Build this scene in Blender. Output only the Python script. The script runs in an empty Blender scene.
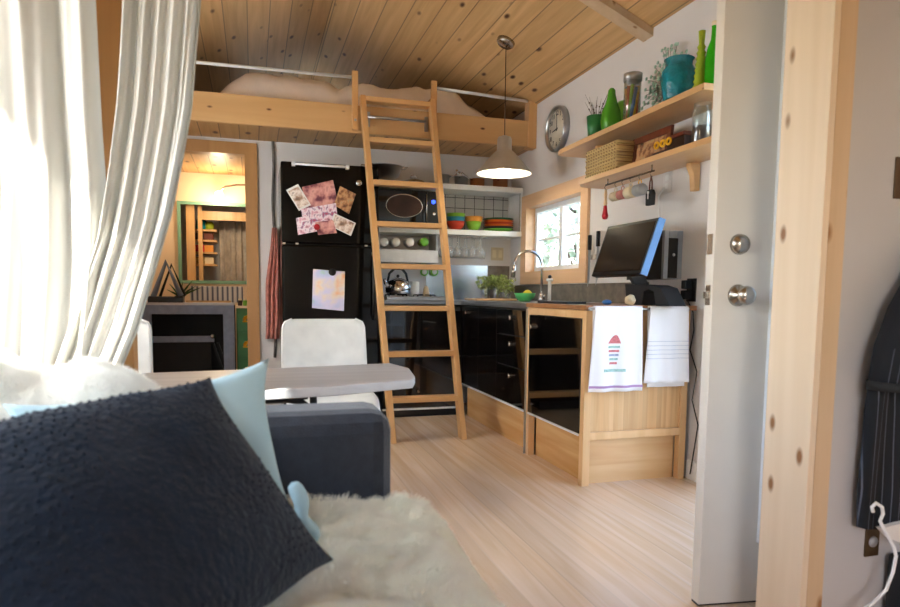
import bpy, bmesh, math, random
from mathutils import Vector, Matrix, noise
random.seed(7)
C = bpy.context.scene.collection
PI = math.pi
# ---------------------------------------------------------------- camera model
FPX, YAW, PITCH, ROLL, CX, CY, HC = 659.9, 0.28986, 0.0883, -0.009997, 449.7, 352.4, 0.96
_f = Vector((math.sin(YAW)*math.cos(PITCH), math.cos(YAW)*math.cos(PITCH), -math.sin(PITCH)))
_r = Vector((math.cos(YAW), -math.sin(YAW), 0)); _d = _f.cross(_r)
RIGHT = _r*math.cos(ROLL)+_d*math.sin(ROLL); DOWN = -_r*math.sin(ROLL)+_d*math.cos(ROLL); FWD = _f
EYE = Vector((0, 0, HC))
def at(px, py, x=None, y=None, z=None):
    """survey helper: the point of a real plane seen at a pixel of the 900x607 photograph"""
    d = RIGHT*((px-CX)/FPX)+DOWN*((py-CY)/FPX)+FWD
    if x is not None: t = (x-EYE.x)/d.x
    elif y is not None: t = (y-EYE.y)/d.y
    else: t = (z-EYE.z)/d.z
    return EYE+d*t
# ---------------------------------------------------------------- materials
M = {}
def _new(name):
    m = bpy.data.materials.new(name); m.use_nodes = True
    nt = m.node_tree; b = nt.nodes['Principled BSDF']; return m, nt, b
def srgb(c):
    if isinstance(c, str):
        c = tuple(int(c[i:i+2], 16)/255 for i in (0, 2, 4))
    return tuple((v/12.92 if v <= .04045 else ((v+.055)/1.055)**2.4) for v in c)+(1,)
def mat(name, col, rough=.5, metal=0, var=.06, scale=12, bump=0, bscale=60, emit=None, es=0, trans=0, alpha=1, ior=1.45, sheen=0, coat=0):
    m, nt, b = _new(name); c = srgb(col)
    tc = nt.nodes.new('ShaderNodeTexCoord')
    n = nt.nodes.new('ShaderNodeTexNoise'); n.inputs['Scale'].default_value = scale; n.inputs['Detail'].default_value = 4
    nt.links.new(tc.outputs['Object'], n.inputs['Vector'])
    r = nt.nodes.new('ShaderNodeValToRGB')
    r.color_ramp.elements[0].position = .3; r.color_ramp.elements[1].position = .7
    r.color_ramp.elements[0].color = tuple(max(0, v*(1-var)) for v in c[:3])+(1,)
    r.color_ramp.elements[1].color = tuple(min(1, v*(1+var)) for v in c[:3])+(1,)
    nt.links.new(n.outputs['Fac'], r.inputs['Fac']); nt.links.new(r.outputs['Color'], b.inputs['Base Color'])
    b.inputs['Roughness'].default_value = rough; b.inputs['Metallic'].default_value = metal
    b.inputs['IOR'].default_value = ior; b.inputs['Transmission Weight'].default_value = trans; b.inputs['Alpha'].default_value = alpha
    b.inputs['Sheen Weight'].default_value = sheen; b.inputs['Coat Weight'].default_value = coat
    if bump:
        n2 = nt.nodes.new('ShaderNodeTexNoise'); n2.inputs['Scale'].default_value = bscale; n2.inputs['Detail'].default_value = 3
        nt.links.new(tc.outputs['Object'], n2.inputs['Vector'])
        bp = nt.nodes.new('ShaderNodeBump'); bp.inputs['Strength'].default_value = bump; bp.inputs['Distance'].default_value = .01
        nt.links.new(n2.outputs['Fac'], bp.inputs['Height']); nt.links.new(bp.outputs['Normal'], b.inputs['Normal'])
    if emit:
        b.inputs['Emission Color'].default_value = srgb(emit); b.inputs['Emission Strength'].default_value = es
    M[name] = m; return m
def wood(name, c1, c2, grain='Y', knots=0.0, plank=None, pw=.15, rough=.45, gs=1.0, coat=0, groove=.6, knotc='5a2f14', pvar=.14, ks=1.0):
    """procedural timber: grain along an axis, optional knots and optional boards across 'plank' axis"""
    m, nt, b = _new(name); N = nt.nodes.new; L = nt.links.new
    tc = N('ShaderNodeTexCoord'); mp = N('ShaderNodeMapping')
    s = {'X': (1.2, 22, 22), 'Y': (22, 1.2, 22), 'Z': (22, 22, 1.2)}[grain]
    mp.inputs['Scale'].default_value = tuple(v*gs for v in s)
    vec = tc.outputs['Object']
    sep = N('ShaderNodeSeparateXYZ'); L(tc.outputs['Object'], sep.inputs[0])
    pl = None
    if plank:
        dv = N('ShaderNodeMath'); dv.operation = 'DIVIDE'; L(sep.outputs[plank], dv.inputs[0]); dv.inputs[1].default_value = pw
        fl = N('ShaderNodeMath'); fl.operation = 'FLOOR'; L(dv.outputs[0], fl.inputs[0])
        fr = N('ShaderNodeMath'); fr.operation = 'FRACT'; L(dv.outputs[0], fr.inputs[0])
        wn = N('ShaderNodeTexWhiteNoise'); wn.noise_dimensions = '1D'; L(fl.outputs[0], wn.inputs['W'])
        off = N('ShaderNodeVectorMath'); off.operation = 'SCALE'; L(wn.outputs['Color'], off.inputs[0]); off.inputs['Scale'].default_value = 7
        ad = N('ShaderNodeVectorMath'); ad.operation = 'ADD'; L(tc.outputs['Object'], ad.inputs[0]); L(off.outputs[0], ad.inputs[1]); vec = ad.outputs[0]
        pl = (fr, wn)
    L(vec, mp.inputs['Vector'])
    n = N('ShaderNodeTexNoise'); n.inputs['Scale'].default_value = 1; n.inputs['Detail'].default_value = 6; n.inputs['Distortion'].default_value = .6
    L(mp.outputs[0], n.inputs['Vector'])
    r = N('ShaderNodeValToRGB'); r.color_ramp.elements[0].position = .35; r.color_ramp.elements[1].position = .68
    r.color_ramp.elements[0].color = srgb(c1); r.color_ramp.elements[1].color = srgb(c2); L(n.outputs['Fac'], r.inputs['Fac'])
    col = r.outputs['Color']
    if knots:
        mk = N('ShaderNodeMapping'); mk.inputs['Scale'].default_value = {'X': (3, 6.5, 6.5), 'Y': (6.5, 3, 6.5), 'Z': (6.5, 6.5, 3)}[grain]
        L(vec, mk.inputs['Vector'])
        v = N('ShaderNodeTexVoronoi'); v.inputs['Scale'].default_value = 1.15*ks; v.inputs['Randomness'].default_value = 1; L(mk.outputs[0], v.inputs['Vector'])
        kr = N('ShaderNodeValToRGB'); kr.color_ramp.elements[0].position = knots*.55; kr.color_ramp.elements[1].position = knots*1.25
        kr.color_ramp.elements[0].color = (1, 1, 1, 1); kr.color_ramp.elements[1].color = (0, 0, 0, 1); L(v.outputs['Distance'], kr.inputs['Fac'])
        mx = N('ShaderNodeMix'); mx.data_type = 'RGBA'; L(kr.outputs['Color'], mx.inputs['Factor']); L(col, mx.inputs['A']); mx.inputs['B'].default_value = srgb(knotc)
        col = mx.outputs['Result']
    if pl:
        fr, wn = pl
        ml = N('ShaderNodeMapRange'); L(wn.outputs['Value'], ml.inputs[0]); ml.inputs[3].default_value = 1-pvar; ml.inputs[4].default_value = 1+pvar*.6
        g = N('ShaderNodeMath'); g.operation = 'GREATER_THAN'; L(fr.outputs[0], g.inputs[0]); g.inputs[1].default_value = min(.9, .006/pw+.005) 
        g2 = N('ShaderNodeMapRange'); L(g.outputs[0], g2.inputs[0]); g2.inputs[3].default_value = 1-groove; g2.inputs[4].default_value = 1
        mu = N('ShaderNodeMath'); mu.operation = 'MULTIPLY'; L(ml.outputs[0], mu.inputs[0]); L(g2.outputs[0], mu.inputs[1])
        sc = N('ShaderNodeVectorMath'); sc.operation = 'SCALE'; L(col, sc.inputs[0]); L(mu.outputs[0], sc.inputs['Scale']); col = sc.outputs[0]
    L(col, b.inputs['Base Color']); b.inputs['Roughness'].default_value = rough; b.inputs['Coat Weight'].default_value = coat
    bp = N('ShaderNodeBump'); bp.inputs['Strength'].default_value = .12; bp.inputs['Distance'].default_value = .004
    L(n.outputs['Fac'], bp.inputs['Height']); L(bp.outputs[0], b.inputs['Normal'])
    M[name] = m; return m
def stripes(name, c1, c2, axis, period, duty=.5, rough=.7, axis2=None, period2=None, noise_w=0):
    """two colours alternating along one axis (or a grid of lines along two)"""
    m, nt, b = _new(name); N = nt.nodes.new; L = nt.links.new
    tc = N('ShaderNodeTexCoord'); sep = N('ShaderNodeSeparateXYZ'); L(tc.outputs['Object'], sep.inputs[0])
    def line(ax, p):
        d = N('ShaderNodeMath'); d.operation = 'DIVIDE'; L(sep.outputs[ax], d.inputs[0]); d.inputs[1].default_value = p
        f = N('ShaderNodeMath'); f.operation = 'FRACT'; L(d.outputs[0], f.inputs[0])
        g = N('ShaderNodeMath'); g.operation = 'LESS_THAN'; L(f.outputs[0], g.inputs[0]); g.inputs[1].default_value = duty; return g.outputs[0]
    k = line(axis, period)
    if axis2:
        k2 = line(axis2, period2); mm = N('ShaderNodeMath'); mm.operation = 'MAXIMUM'; L(k, mm.inputs[0]); L(k2, mm.inputs[1]); k = mm.outputs[0]
    mx = N('ShaderNodeMix'); mx.data_type = 'RGBA'; L(k, mx.inputs['Factor']); mx.inputs['A'].default_value = srgb(c1); mx.inputs['B'].default_value = srgb(c2)
    L(mx.outputs['Result'], b.inputs['Base Color']); b.inputs['Roughness'].default_value = rough
    M[name] = m; return m
def blotch(name, cols, scale=20, rough=.5, stretch=(1, 1, 1), kind='noise'):
    """several colours in patches: printed photos, painted paper, foliage"""
    m, nt, b = _new(name); N = nt.nodes.new; L = nt.links.new
    tc = N('ShaderNodeTexCoord'); mp = N('ShaderNodeMapping'); mp.inputs['Scale'].default_value = stretch; L(tc.outputs['Object'], mp.inputs[0])
    n = N('ShaderNodeTexNoise'); n.inputs['Scale'].default_value = scale; n.inputs['Detail'].default_value = 3; L(mp.outputs[0], n.inputs['Vector'])
    r = N('ShaderNodeValToRGB'); e = r.color_ramp.elements
    while len(e) < len(cols): e.new(.5)
    for i, c in enumerate(cols): e[i].position = .3+.4*i/(len(cols)-1); e[i].color = srgb(c)
    L(n.outputs['Fac'], r.inputs['Fac']); L(r.outputs['Color'], b.inputs['Base Color']); b.inputs['Roughness'].default_value = rough
    M[name] = m; return m
mat('wall_paint', 'e0dad6', .75, var=.015, scale=3, bump=.05, bscale=90)
mat('wall_dimmed', 'c4c1c2', .75, var=.015, scale=3)  # darker copy of the wall paint; the partition's dimmer light put into its colour
mat('bath_paint', 'f0d8b8', .7, var=.02, scale=3)
wood('ceiling_pine', 'c99d68', 'dcb27c', 'Y', knots=.13, plank='X', pw=.155, rough=.42, groove=.55, pvar=.10)
wood('floor_bamboo', 'dcbc9a', 'e8cfb6', 'Y', plank='X', pw=.095, rough=.22, groove=.10, gs=.9, pvar=.07)
wood('beam_fir', 'cc9f68', 'd9ae7a', 'X', knots=.07, rough=.5, gs=.35)
wood('ladder_wood', 'cd9a60', 'dcac74', 'Z', rough=.4, gs=.5)
wood('ladder_rung', 'cd9a60', 'dcac74', 'X', rough=.4, gs=.5)
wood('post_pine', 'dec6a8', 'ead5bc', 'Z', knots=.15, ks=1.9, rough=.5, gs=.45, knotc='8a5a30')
wood('post_pine_shaded', 'ccac88', 'd9be9c', 'Z', knots=.17, ks=1.9, rough=.5, gs=.45, knotc='9a6a3c')  # darker copy of the post pine; shade on its right face put into colour
wood('trim_wood', 'b98650', 'c9965e', 'Z', rough=.4, gs=.5)
wood('window_trim', 'e2b68a', 'ecc49c', 'Y', rough=.4, gs=.5)
wood('shelf_pine', 'd8aa74', 'e4ba88', 'Y', knots=.05, rough=.35, gs=.5)
wood('cab_bamboo', 'd0a06c', 'e2b987', 'Z', rough=.3, plank='X', pw=.028, groove=.03, pvar=.10)
wood('cab_frame', 'd9ac78', 'e6bd8c', 'Z', rough=.3, gs=.6)
wood('plinth_wood', 'c8935a', 'dcae78', 'Y', rough=.25, gs=.7)
wood('plinth_x', 'd0a06a', 'e2ba88', 'X', rough=.25, gs=.7)
wood('deck_pine', 'b88c58', 'cba06b', 'Y', knots=.16, plank='X', pw=.14, rough=.5)
wood('table_grey', 'b6b7ba', 'cfd0d3', 'X', rough=.35, gs=.6)
wood('bath_wood', 'c79a63', 'd8b07c', 'Z', rough=.4)
wood('loft_ply', '8a6238', 'a1753f', 'Z', rough=.5, knots=.1)
mat('gloss_black', '0b0909', .06, var=.1, coat=.6)
mat('satin_black', '121214', .35)
mat('dull_black', '17181b', .7)
mat('steel', 'b6b8bb', .28, metal=1)
mat('chrome', 'd6d8da', .12, metal=1)
mat('nickel', 'b9b2aa', .25, metal=1)
mat('alu_shade', 'bdb8b0', .40, metal=.75)
mat('white_metal', 'e8e8e8', .4)
mat('white_gloss', 'efeeea', .3)
mat('door_white', 'ddd6cc', .45, var=.01)
mat('pvc_white', 'eef1f5', .35)
mat('counter_steel', '8d9096', .32, metal=.8)
mat('counter_wood', '9c6a42', .3, var=.2, scale=20)
mat('steel_panel', 'b9c6d2', .22, metal=.9)
mat('dark_tile', '6f655a', .35, var=.3, scale=18)
mat('fridge_black', '0a0908', .10, var=.1); M['fridge_black'].node_tree.nodes['Principled BSDF'].inputs['Specular IOR Level'].default_value = .34
mat('navy', '0f1a28', .9, var=.25, scale=30, bump=.5, bscale=90, sheen=.12)
mat('light_blue', 'b0cdd2', .8, var=.05, sheen=.2)
mat('charcoal', '2a2f38', .85, var=.15, scale=50, bump=.25, bscale=300, sheen=.3)
mat('wool', 'fff6e2', .95, var=.05, scale=20, sheen=.3)
mat('wool_white', 'fffcf4', .95, var=.04, scale=20, sheen=.3)
mat('duvet', 'f2e2d4', .85, var=.05, scale=8, bump=.3, bscale=14)
mat('terra_scarf', 'c98376', .85, var=.25, scale=20)
mat('jacket_cloth', '15171d', .9)
mat('cable_white', 'f0f0f0', .5)
mat('cable_black', '1a1614', .5)
mat('grey_conduit', '6b655f', .6, var=.3)
mat('teal_glass', '0f8fa0', .08, var=.3, scale=25, bump=.9, bscale=28, trans=.25)
mat('green_vase', '4f9a24', .25, var=.1)
mat('green_pot', '2f7d45', .35)
mat('apple_green', '6fb23a', .35)
mat('bowl_green', '4fae62', .3)
mat('bowl_teal', '2f93b4', .3)
mat('bowl_red', 'd2452c', .3)
mat('bowl_orange', 'e59a3e', .3)
mat('bowl_lime', '8cc63c', .3)
mat('plate_teal', '1f7a72', .3); mat('plate_orange', 'e0702a', .3); mat('plate_rust', 'b83a22', .3); mat('plate_dark', '3c2a3a', .3); mat('plate_green', '6cae3c', .3); mat('plate_deep', '1f6a4a', .3)
mat('lemon', 'f0d23c', .4)
mat('herb', '8f9c4e', .7, var=.5, scale=60)
mat('aloe', '3d5b35', .6, var=.3)
mat('copper', 'c98a60', .3, metal=.9)
mat('yellow', 'f0b81e', .45)
mat('red', 'c0182a', .4)
mat('tan_paper', 'd8c6a4', .7)
mat('bath_blue', '8590a8', .5, var=.12, scale=20)
mat('green_paint', '3f7d4c', .5, var=.1)
mat('frame_green', '7fae94', .45)
mat('brown_frame', '6b3420', .35, var=.25, scale=25)
mat('dark_brown', '3a2018', .45, var=.4)
mat('clock_face', 'ded6c4', .5)
mat('plate_white', 'e6e2de', .45)
mat('brass_dark', '5a4630', .4, metal=.5)
mat('wick_pale', 'e8d8b6', .6)
mat('blue_edge', '4b86c8', .3)
mat('blue_mouse', '2f6fb8', .35)
mat('screen', '15100e', .22, var=.1)
mat('silver_plastic', 'b4b8bd', .35, metal=.5)
mat('bulb', 'fff6e0', .5, emit='fff0d0', es=22)
mat('shade_inner', 'ffffff', .5, var=0)
mat('bath_bulb', 'fff0d0', .5, emit='ffe2b0', es=25)
mat('blue_light', '2040ff', .5, emit='2848ff', es=2)
mat('grey_cloth', 'b7aca0', .9, var=.2, scale=14)
mat('pine_fresh', 'e7c79b', .5, var=.08)
mat('bag_blue', '9fb4c8', .7)
mat('ground', '9a9a86', .9, var=.3, scale=2)
blotch('leaves', ['5f7464', '8a9c88', 'b9c6bc', '74877c'], 9, .8)
blotch('photo_a', ['4a2230', '7a3a48', 'c98a84', 'e0a89c', 'a8606c'], 13)
blotch('photo_b', ['241c20', 'b08a72', 'f0e2d8', '6b3c36'], 17)
blotch('photo_c', ['5a2c34', 'd8a0b0', 'f3e4ea', '9a6a8c', 'c23a52'], 24)
blotch('photo_d', ['3c2418', '8a5a3a', 'c9986a', 'a8a080'], 26)
blotch('kid_paint', ['a9d2c0', 'c8cfee', 'ddd6f0', 'eeddd0', 'f2b070', 'e8905a'], 5)
blotch('towel_print', ['f4f2f6', 'f4f2f6', 'f6f4f8'], 9)
blotch('wicker_w', ['7a5a30', 'b89a5e', 'd8c088'], 60, .7, (1, 1, 1))
stripes('grid_tile', 'c9c6c2', '2e2c2c', 'X', .088, .06, .3, 'Z', .088)
stripes('pinstripe', '101218', '565b68', 'X', .020, .10, .9)
stripes('striped_linen', 'dcd8d4', '6f7280', 'X', .045, .4, .9)
stripes('wicker', '8a6a3c', 'cdb17a', 'Z', .018, .6, .8, 'Y', .03)
def thin_glass(name, tint, refl=.07, rough=.0):
    m, nt, b = _new(name); nt.nodes.remove(b); N = nt.nodes.new; L = nt.links.new
    tr = N('ShaderNodeBsdfTransparent'); tr.inputs[0].default_value = srgb(tint); gl = N('ShaderNodeBsdfGlossy'); gl.inputs['Roughness'].default_value = rough+.02
    lw = N('ShaderNodeLayerWeight'); lw.inputs[0].default_value = .25; mr = N('ShaderNodeMapRange'); L(lw.outputs['Facing'], mr.inputs[0]); mr.inputs[3].default_value = refl; mr.inputs[4].default_value = min(1, refl*6)
    mx = N('ShaderNodeMixShader'); L(mr.outputs[0], mx.inputs[0]); L(tr.outputs[0], mx.inputs[1]); L(gl.outputs[0], mx.inputs[2]); L(mx.outputs[0], nt.nodes['Material Output'].inputs[0]); M[name] = m
thin_glass('clear_pane', 'fbfdfd', .04)
thin_glass('clear_glass', 'f2f6f5', .10)
def glassware(name):
    thin_glass(name, 'fafafa', .05); nt = M[name].node_tree; o = nt.nodes['Material Output']; src = o.inputs[0].links[0].from_socket
    df = nt.nodes.new('ShaderNodeBsdfDiffuse'); df.inputs[0].default_value = (.9, .9, .85, 1); mx = nt.nodes.new('ShaderNodeMixShader'); mx.inputs[0].default_value = .14
    nt.links.new(src, mx.inputs[1]); nt.links.new(df.outputs[0], mx.inputs[2]); nt.links.new(mx.outputs[0], o.inputs[0])
glassware('stemware')
mat('green_glass', '35b81c', .08, trans=.25, ior=1.3)
mat('lime_glass', 'b4c63c', .12, trans=.15, ior=1.3)
m, nt, b = _new('diffuser_pane'); nt.nodes.remove(b); tr = nt.nodes.new('ShaderNodeBsdfTranslucent'); tr.inputs[0].default_value = (.85, .88, .9, 1)
nt.links.new(tr.outputs[0], nt.nodes['Material Output'].inputs[0]); M['diffuser_pane'] = m  # translucent pane made up to spread daylight from the added left window
# curtain cloth: lets light through
m, nt, b = _new('curtain_cloth'); N = nt.nodes.new
tr = N('ShaderNodeBsdfTranslucent'); tr.inputs['Color'].default_value = srgb('d8d6cc'); mx = N('ShaderNodeMixShader'); mx.inputs[0].default_value = .28
b.inputs['Base Color'].default_value = srgb('d6d5d1'); b.inputs['Roughness'].default_value = .9
o_ = nt.nodes['Material Output']; nt.links.new(b.outputs[0], mx.inputs[1]); nt.links.new(tr.outputs[0], mx.inputs[2]); nt.links.new(mx.outputs[0], o_.inputs[0]); M['curtain_cloth'] = m
# ---------------------------------------------------------------- mesh building
ORG = {}
class MB:
    def __init__(s): s.bm = bmesh.new()
    def _mark(s, n0, smooth):
        if smooth:
            s.bm.faces.ensure_lookup_table()
            for f in s.bm.faces[n0:]: f.smooth = True
    def box(s, x0, x1, y0, y1, z0, z1):
        v = [s.bm.verts.new(p) for p in ((x0,y0,z0),(x1,y0,z0),(x1,y1,z0),(x0,y1,z0),(x0,y0,z1),(x1,y0,z1),(x1,y1,z1),(x0,y1,z1))]
        for q in ((3,2,1,0),(4,5,6,7),(0,1,5,4),(1,2,6,5),(2,3,7,6),(3,0,4,7)): s.bm.faces.new([v[i] for i in q])
        return s
    def beam(s, a, b, w, h, up=(0, 0, 1)):
        a, b = Vector(a), Vector(b); d = (b-a).normalized(); u = Vector(up); sd = d.cross(u).normalized(); u = sd.cross(d)
        v = []
        for p in (a, b):
            for i, j in ((-1,-1),(1,-1),(1,1),(-1,1)): v.append(s.bm.verts.new(p+sd*(i*w/2)+u*(j*h/2)))
        for q in ((3,2,1,0),(4,5,6,7),(0,1,5,4),(1,2,6,5),(2,3,7,6),(3,0,4,7)): s.bm.faces.new([v[i] for i in q])
        return s
    def hexa(s, P):
        v = [s.bm.verts.new(p) for p in P]
        for q in ((3,2,1,0),(4,5,6,7),(0,1,5,4),(1,2,6,5),(2,3,7,6),(3,0,4,7)): s.bm.faces.new([v[i] for i in q])
        return s
    def tube(s, pts, r, seg=10, closed=False):
        n0 = len(s.bm.faces); pts = [Vector(p) for p in pts]; n = len(pts); rings = []
        rad = r if isinstance(r, (list, tuple)) else [r]*n
        ref = None
        for i, p in enumerate(pts):
            if closed: t = (pts[(i+1) % n]-pts[i-1])
            else: t = (pts[min(i+1, n-1)]-pts[max(i-1, 0)])
            t.normalize()
            if ref is None: ref = Vector((0, 0, 1)) if abs(t.z) < .9 else Vector((1, 0, 0))
            a = t.cross(ref).normalized(); bb = t.cross(a).normalized(); ref = a.cross(t).normalized()
            rings.append([s.bm.verts.new(p+a*(rad[i]*math.cos(2*PI*k/seg))+bb*(rad[i]*math.sin(2*PI*k/seg))) for k in range(seg)])
        for i in range(n if closed else n-1):
            A, B = rings[i], rings[(i+1) % n]
            for k in range(seg): s.bm.faces.new((A[k], A[(k+1) % seg], B[(k+1) % seg], B[k]))
        s._mark(n0, True)
        if not closed:
            s.bm.faces.new(list(reversed(rings[0]))); s.bm.faces.new(rings[-1])
        return s
    def cyl(s, a, b, r, r2=None, seg=24):
        return s.tube([a, b], [r, r if r2 is None else r2], seg)
    def lathe(s, prof, c=(0, 0, 0), axis='Z', seg=28):
        n0 = len(s.bm.faces); c = Vector(c); rings = []
        def P(r, h, k):
            a = 2*PI*k/seg; u, w = r*math.cos(a), r*math.sin(a)
            return c+(Vector((u, w, h)) if axis == 'Z' else Vector((u, h, w)) if axis == 'Y' else Vector((h, u, w)))
        for r, h in prof:
            rings.append([s.bm.verts.new(P(0, h, 0))] if r <= 1e-6 else [s.bm.verts.new(P(r, h, k)) for k in range(seg)])
        for A, B in zip(rings, rings[1:]):
            for k in range(seg):
                if len(A) == 1 and len(B) == 1: continue
                if len(A) == 1: s.bm.faces.new((A[0], B[(k+1) % seg], B[k]))
                elif len(B) == 1: s.bm.faces.new((A[k], A[(k+1) % seg], B[0]))
                else: s.bm.faces.new((A[k], A[(k+1) % seg], B[(k+1) % seg], B[k]))
        s._mark(n0, True); return s
    def ball(s, c, r, seg=14, sc=(1, 1, 1)):
        n0 = len(s.bm.faces)
        mtx = Matrix.Translation(Vector(c)) @ Matrix.Diagonal((r*sc[0], r*sc[1], r*sc[2], 1))
        bmesh.ops.create_uvsphere(s.bm, u_segments=seg, v_segments=max(6, seg//2), radius=1, matrix=mtx); s._mark(n0, True); return s
    def prism(s, poly, axis, d0, d1):
        def P(u, w, d): return {'X': (d, u, w), 'Y': (u, d, w), 'Z': (u, w, d)}[axis]
        A = [s.bm.verts.new(P(u, w, d0)) for u, w in poly]; B = [s.bm.verts.new(P(u, w, d1)) for u, w in poly]; n = len(poly)
        s.bm.faces.new(A); s.bm.faces.new(list(reversed(B)))
        for i in range(n): s.bm.faces.new((A[i], B[i], B[(i+1) % n], A[(i+1) % n]))
        return s
    def grid(s, fn, nu, nv, smooth=True):
        n0 = len(s.bm.faces)
        V = [[s.bm.verts.new(fn(i/nu, j/nv)) for j in range(nv+1)] for i in range(nu+1)]
        for i in range(nu):
            for j in range(nv): s.bm.faces.new((V[i][j], V[i+1][j], V[i+1][j+1], V[i][j+1]))
        s._mark(n0, smooth); return s
    def build(s, name, m, parent=None, bevel=0, solid=0, sub=0, xf=None):
        bmesh.ops.recalc_face_normals(s.bm, faces=s.bm.faces)
        me = bpy.data.meshes.new(name); s.bm.to_mesh(me); s.bm.free()
        o = bpy.data.objects.new(name, me); C.objects.link(o)
        me.materials.append(M[m] if isinstance(m, str) else m)
        if parent is not None:
            o.parent = parent; g = ORG[parent.name]
        else:
            vs = [v.co for v in me.vertices]
            g = Vector(((min(v.x for v in vs)+max(v.x for v in vs))/2, (min(v.y for v in vs)+max(v.y for v in vs))/2, min(v.z for v in vs)))
            o.location = g
        me.transform(Matrix.Translation(-g)); ORG[o.name] = g
        if bevel:
            b = o.modifiers.new('Bevel', 'BEVEL'); b.width = bevel; b.segments = 3; b.limit_method = 'ANGLE'; b.angle_limit = math.radians(40)
        if solid:
            b = o.modifiers.new('Solidify', 'SOLIDIFY'); b.thickness = solid; b.offset = 0
        if sub:
            b = o.modifiers.new('Subdivision', 'SUBSURF'); b.levels = sub; b.render_levels = sub
        return o
def tag(o, label, cat, group=None):
    o['label'] = label; o['category'] = cat
    if group: o['group'] = group
    return o
def thing(name, label, cat, loc, group=None):
    o = bpy.data.objects.new(name, None); C.objects.link(o); o.location = loc; o.empty_display_size = .05
    ORG[o.name] = Vector(loc); return tag(o, label, cat, group)
def struct(name, mb, m, parent=None, bevel=0):
    o = mb.build(name, m, parent, bevel)
    if parent is None: o['kind'] = 'structure'
    return o
def sempty(name, loc):
    o = bpy.data.objects.new(name, None); C.objects.link(o); o.location = loc; ORG[o.name] = Vector(loc); o['kind'] = 'structure'; return o
def dup(root, loc, label=None, rotz=None, group=None):
    r = root.copy(); C.objects.link(r); r.location = loc
    if label: r['label'] = label
    if group: r['group'] = group
    if rotz is not None: r.rotation_euler = (0, 0, rotz)
    for ch in list(root.children):
        c = ch.copy(); C.objects.link(c); c.parent = r
        for g in list(ch.children):
            d = g.copy(); C.objects.link(d); d.parent = c
    return r
# ================================================================ THE SETTING
XL, XR, YB, YN, YF = -.96, 2.2, 5.52, -1.6, 7.9
RX, RZ, WZ = .62, 3.16, 2.474
struct('floor', MB().box(XL-.14, XR+.14, YN, YF, -.1, 0), 'floor_bamboo')
# right wall with kitchen window and doorway
WY0, WY1, WZ0, WZ1 = 4.165, 5.15, 1.13, 1.69
DY0, DY1, DZ = 1.62, 2.56, 2.06
mb = MB()
mb.box(XR, XR+.14, YN, DY0, 0, WZ).box(XR, XR+.14, DY0, DY1, DZ, WZ).box(XR, XR+.14, DY1, WY0, 0, WZ)
mb.box(XR, XR+.14, WY0, WY1, 0, WZ0).box(XR, XR+.14, WY0, WY1, WZ1, WZ).box(XR, XR+.14, WY1, YF, 0, WZ)
struct('wall_right', mb, 'wall_paint')
# left wall with a window beside the sofa
LY0, LY1, LZ0, LZ1 = .69, 1.6, .75, 2.0
KY0, KY1, KZ0, KZ1 = 2.9, 4.4, .95, 2.05
mb = MB()
mb.box(XL-.14, XL, YN, LY0, 0, WZ).box(XL-.14, XL, LY0, LY1, 0, LZ0).box(XL-.14, XL, LY0, LY1, LZ1, WZ).box(XL-.14, XL, LY1, KY0, 0, WZ).box(XL-.14, XL, KY0, KY1, 0, KZ0).box(XL-.14, XL, KY0, KY1, KZ1, WZ).box(XL-.14, XL, KY1, YF, 0, WZ)
struct('wall_left', mb, 'wall_paint')
struct('trim_1', MB().box(XL-.005, XL+.02, LY1, LY1+.09, LZ0-.09, LZ1+.09).box(XL-.005, XL+.02, LY0-.09, LY0, LZ0-.09, LZ1+.09).box(XL-.005, XL+.02, LY0, LY1, LZ1, LZ1+.09).box(XL-.005, XL+.03, LY0, LY1, LZ0-.09, LZ0), 'trim_wood')
w2 = sempty('window_2', (XL-.07, (LY0+LY1)/2, LZ0))
mb = MB()
for y in (LY0, LY1-.05): mb.box(XL-.1, XL-.05, y, y+.05, LZ0, LZ1)
for z in (LZ0, LZ1-.05): mb.box(XL-.1, XL-.05, LY0, LY1, z, z+.05)
mb.build('window_frame', 'pvc_white', w2)
MB().box(XL-.078, XL-.074, LY0+.05, LY1-.05, LZ0+.05, LZ1-.05).build('pane', 'clear_pane', w2)
w5 = sempty('added_window_5', (XL-.07, (KY0+KY1)/2, KZ0)); mb = MB()  # unseen left window, added so diffused daylight reaches the kitchen
for y in (KY0, (KY0+KY1)/2-.025, KY1-.05): mb.box(XL-.1, XL-.05, y, y+.05, KZ0, KZ1)
for z in (KZ0, KZ1-.05): mb.box(XL-.1, XL-.05, KY0, KY1, z, z+.05)
mb.build('window_frame', 'pvc_white', w5)
MB().box(XL-.078, XL-.077, KY0+.05, KY1-.05, KZ0+.05, KZ1-.05).build('diffuser_pane', 'diffuser_pane', w5)
# near wall behind the camera; its unseen window is added and sized for light
mb = MB()
NX0, NX1, NZ0, NZ1 = -.7, .35, .9, 1.95
mb.box(XL, NX0, YN-.14, YN, 0, WZ).box(NX1, XR, YN-.14, YN, 0, WZ).box(NX0, NX1, YN-.14, YN, 0, NZ0).box(NX0, NX1, YN-.14, YN, NZ1, WZ)
mb.prism([(XL, WZ), (XR, WZ), (RX, RZ)], 'Y', YN-.14, YN)
struct('wall_near', mb, 'wall_paint')
w3 = sempty('added_window_3', ((NX0+NX1)/2, YN-.07, NZ0)); mb = MB()
for x in (NX0, (NX0+NX1)/2-.03, NX1-.06): mb.box(x, x+.06, YN-.1, YN-.04, NZ0, NZ1)
for z in (NZ0, NZ1-.06): mb.box(NX0, NX1, YN-.1, YN-.04, z, z+.06)
mb.build('window_frame', 'pvc_white', w3)
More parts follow.
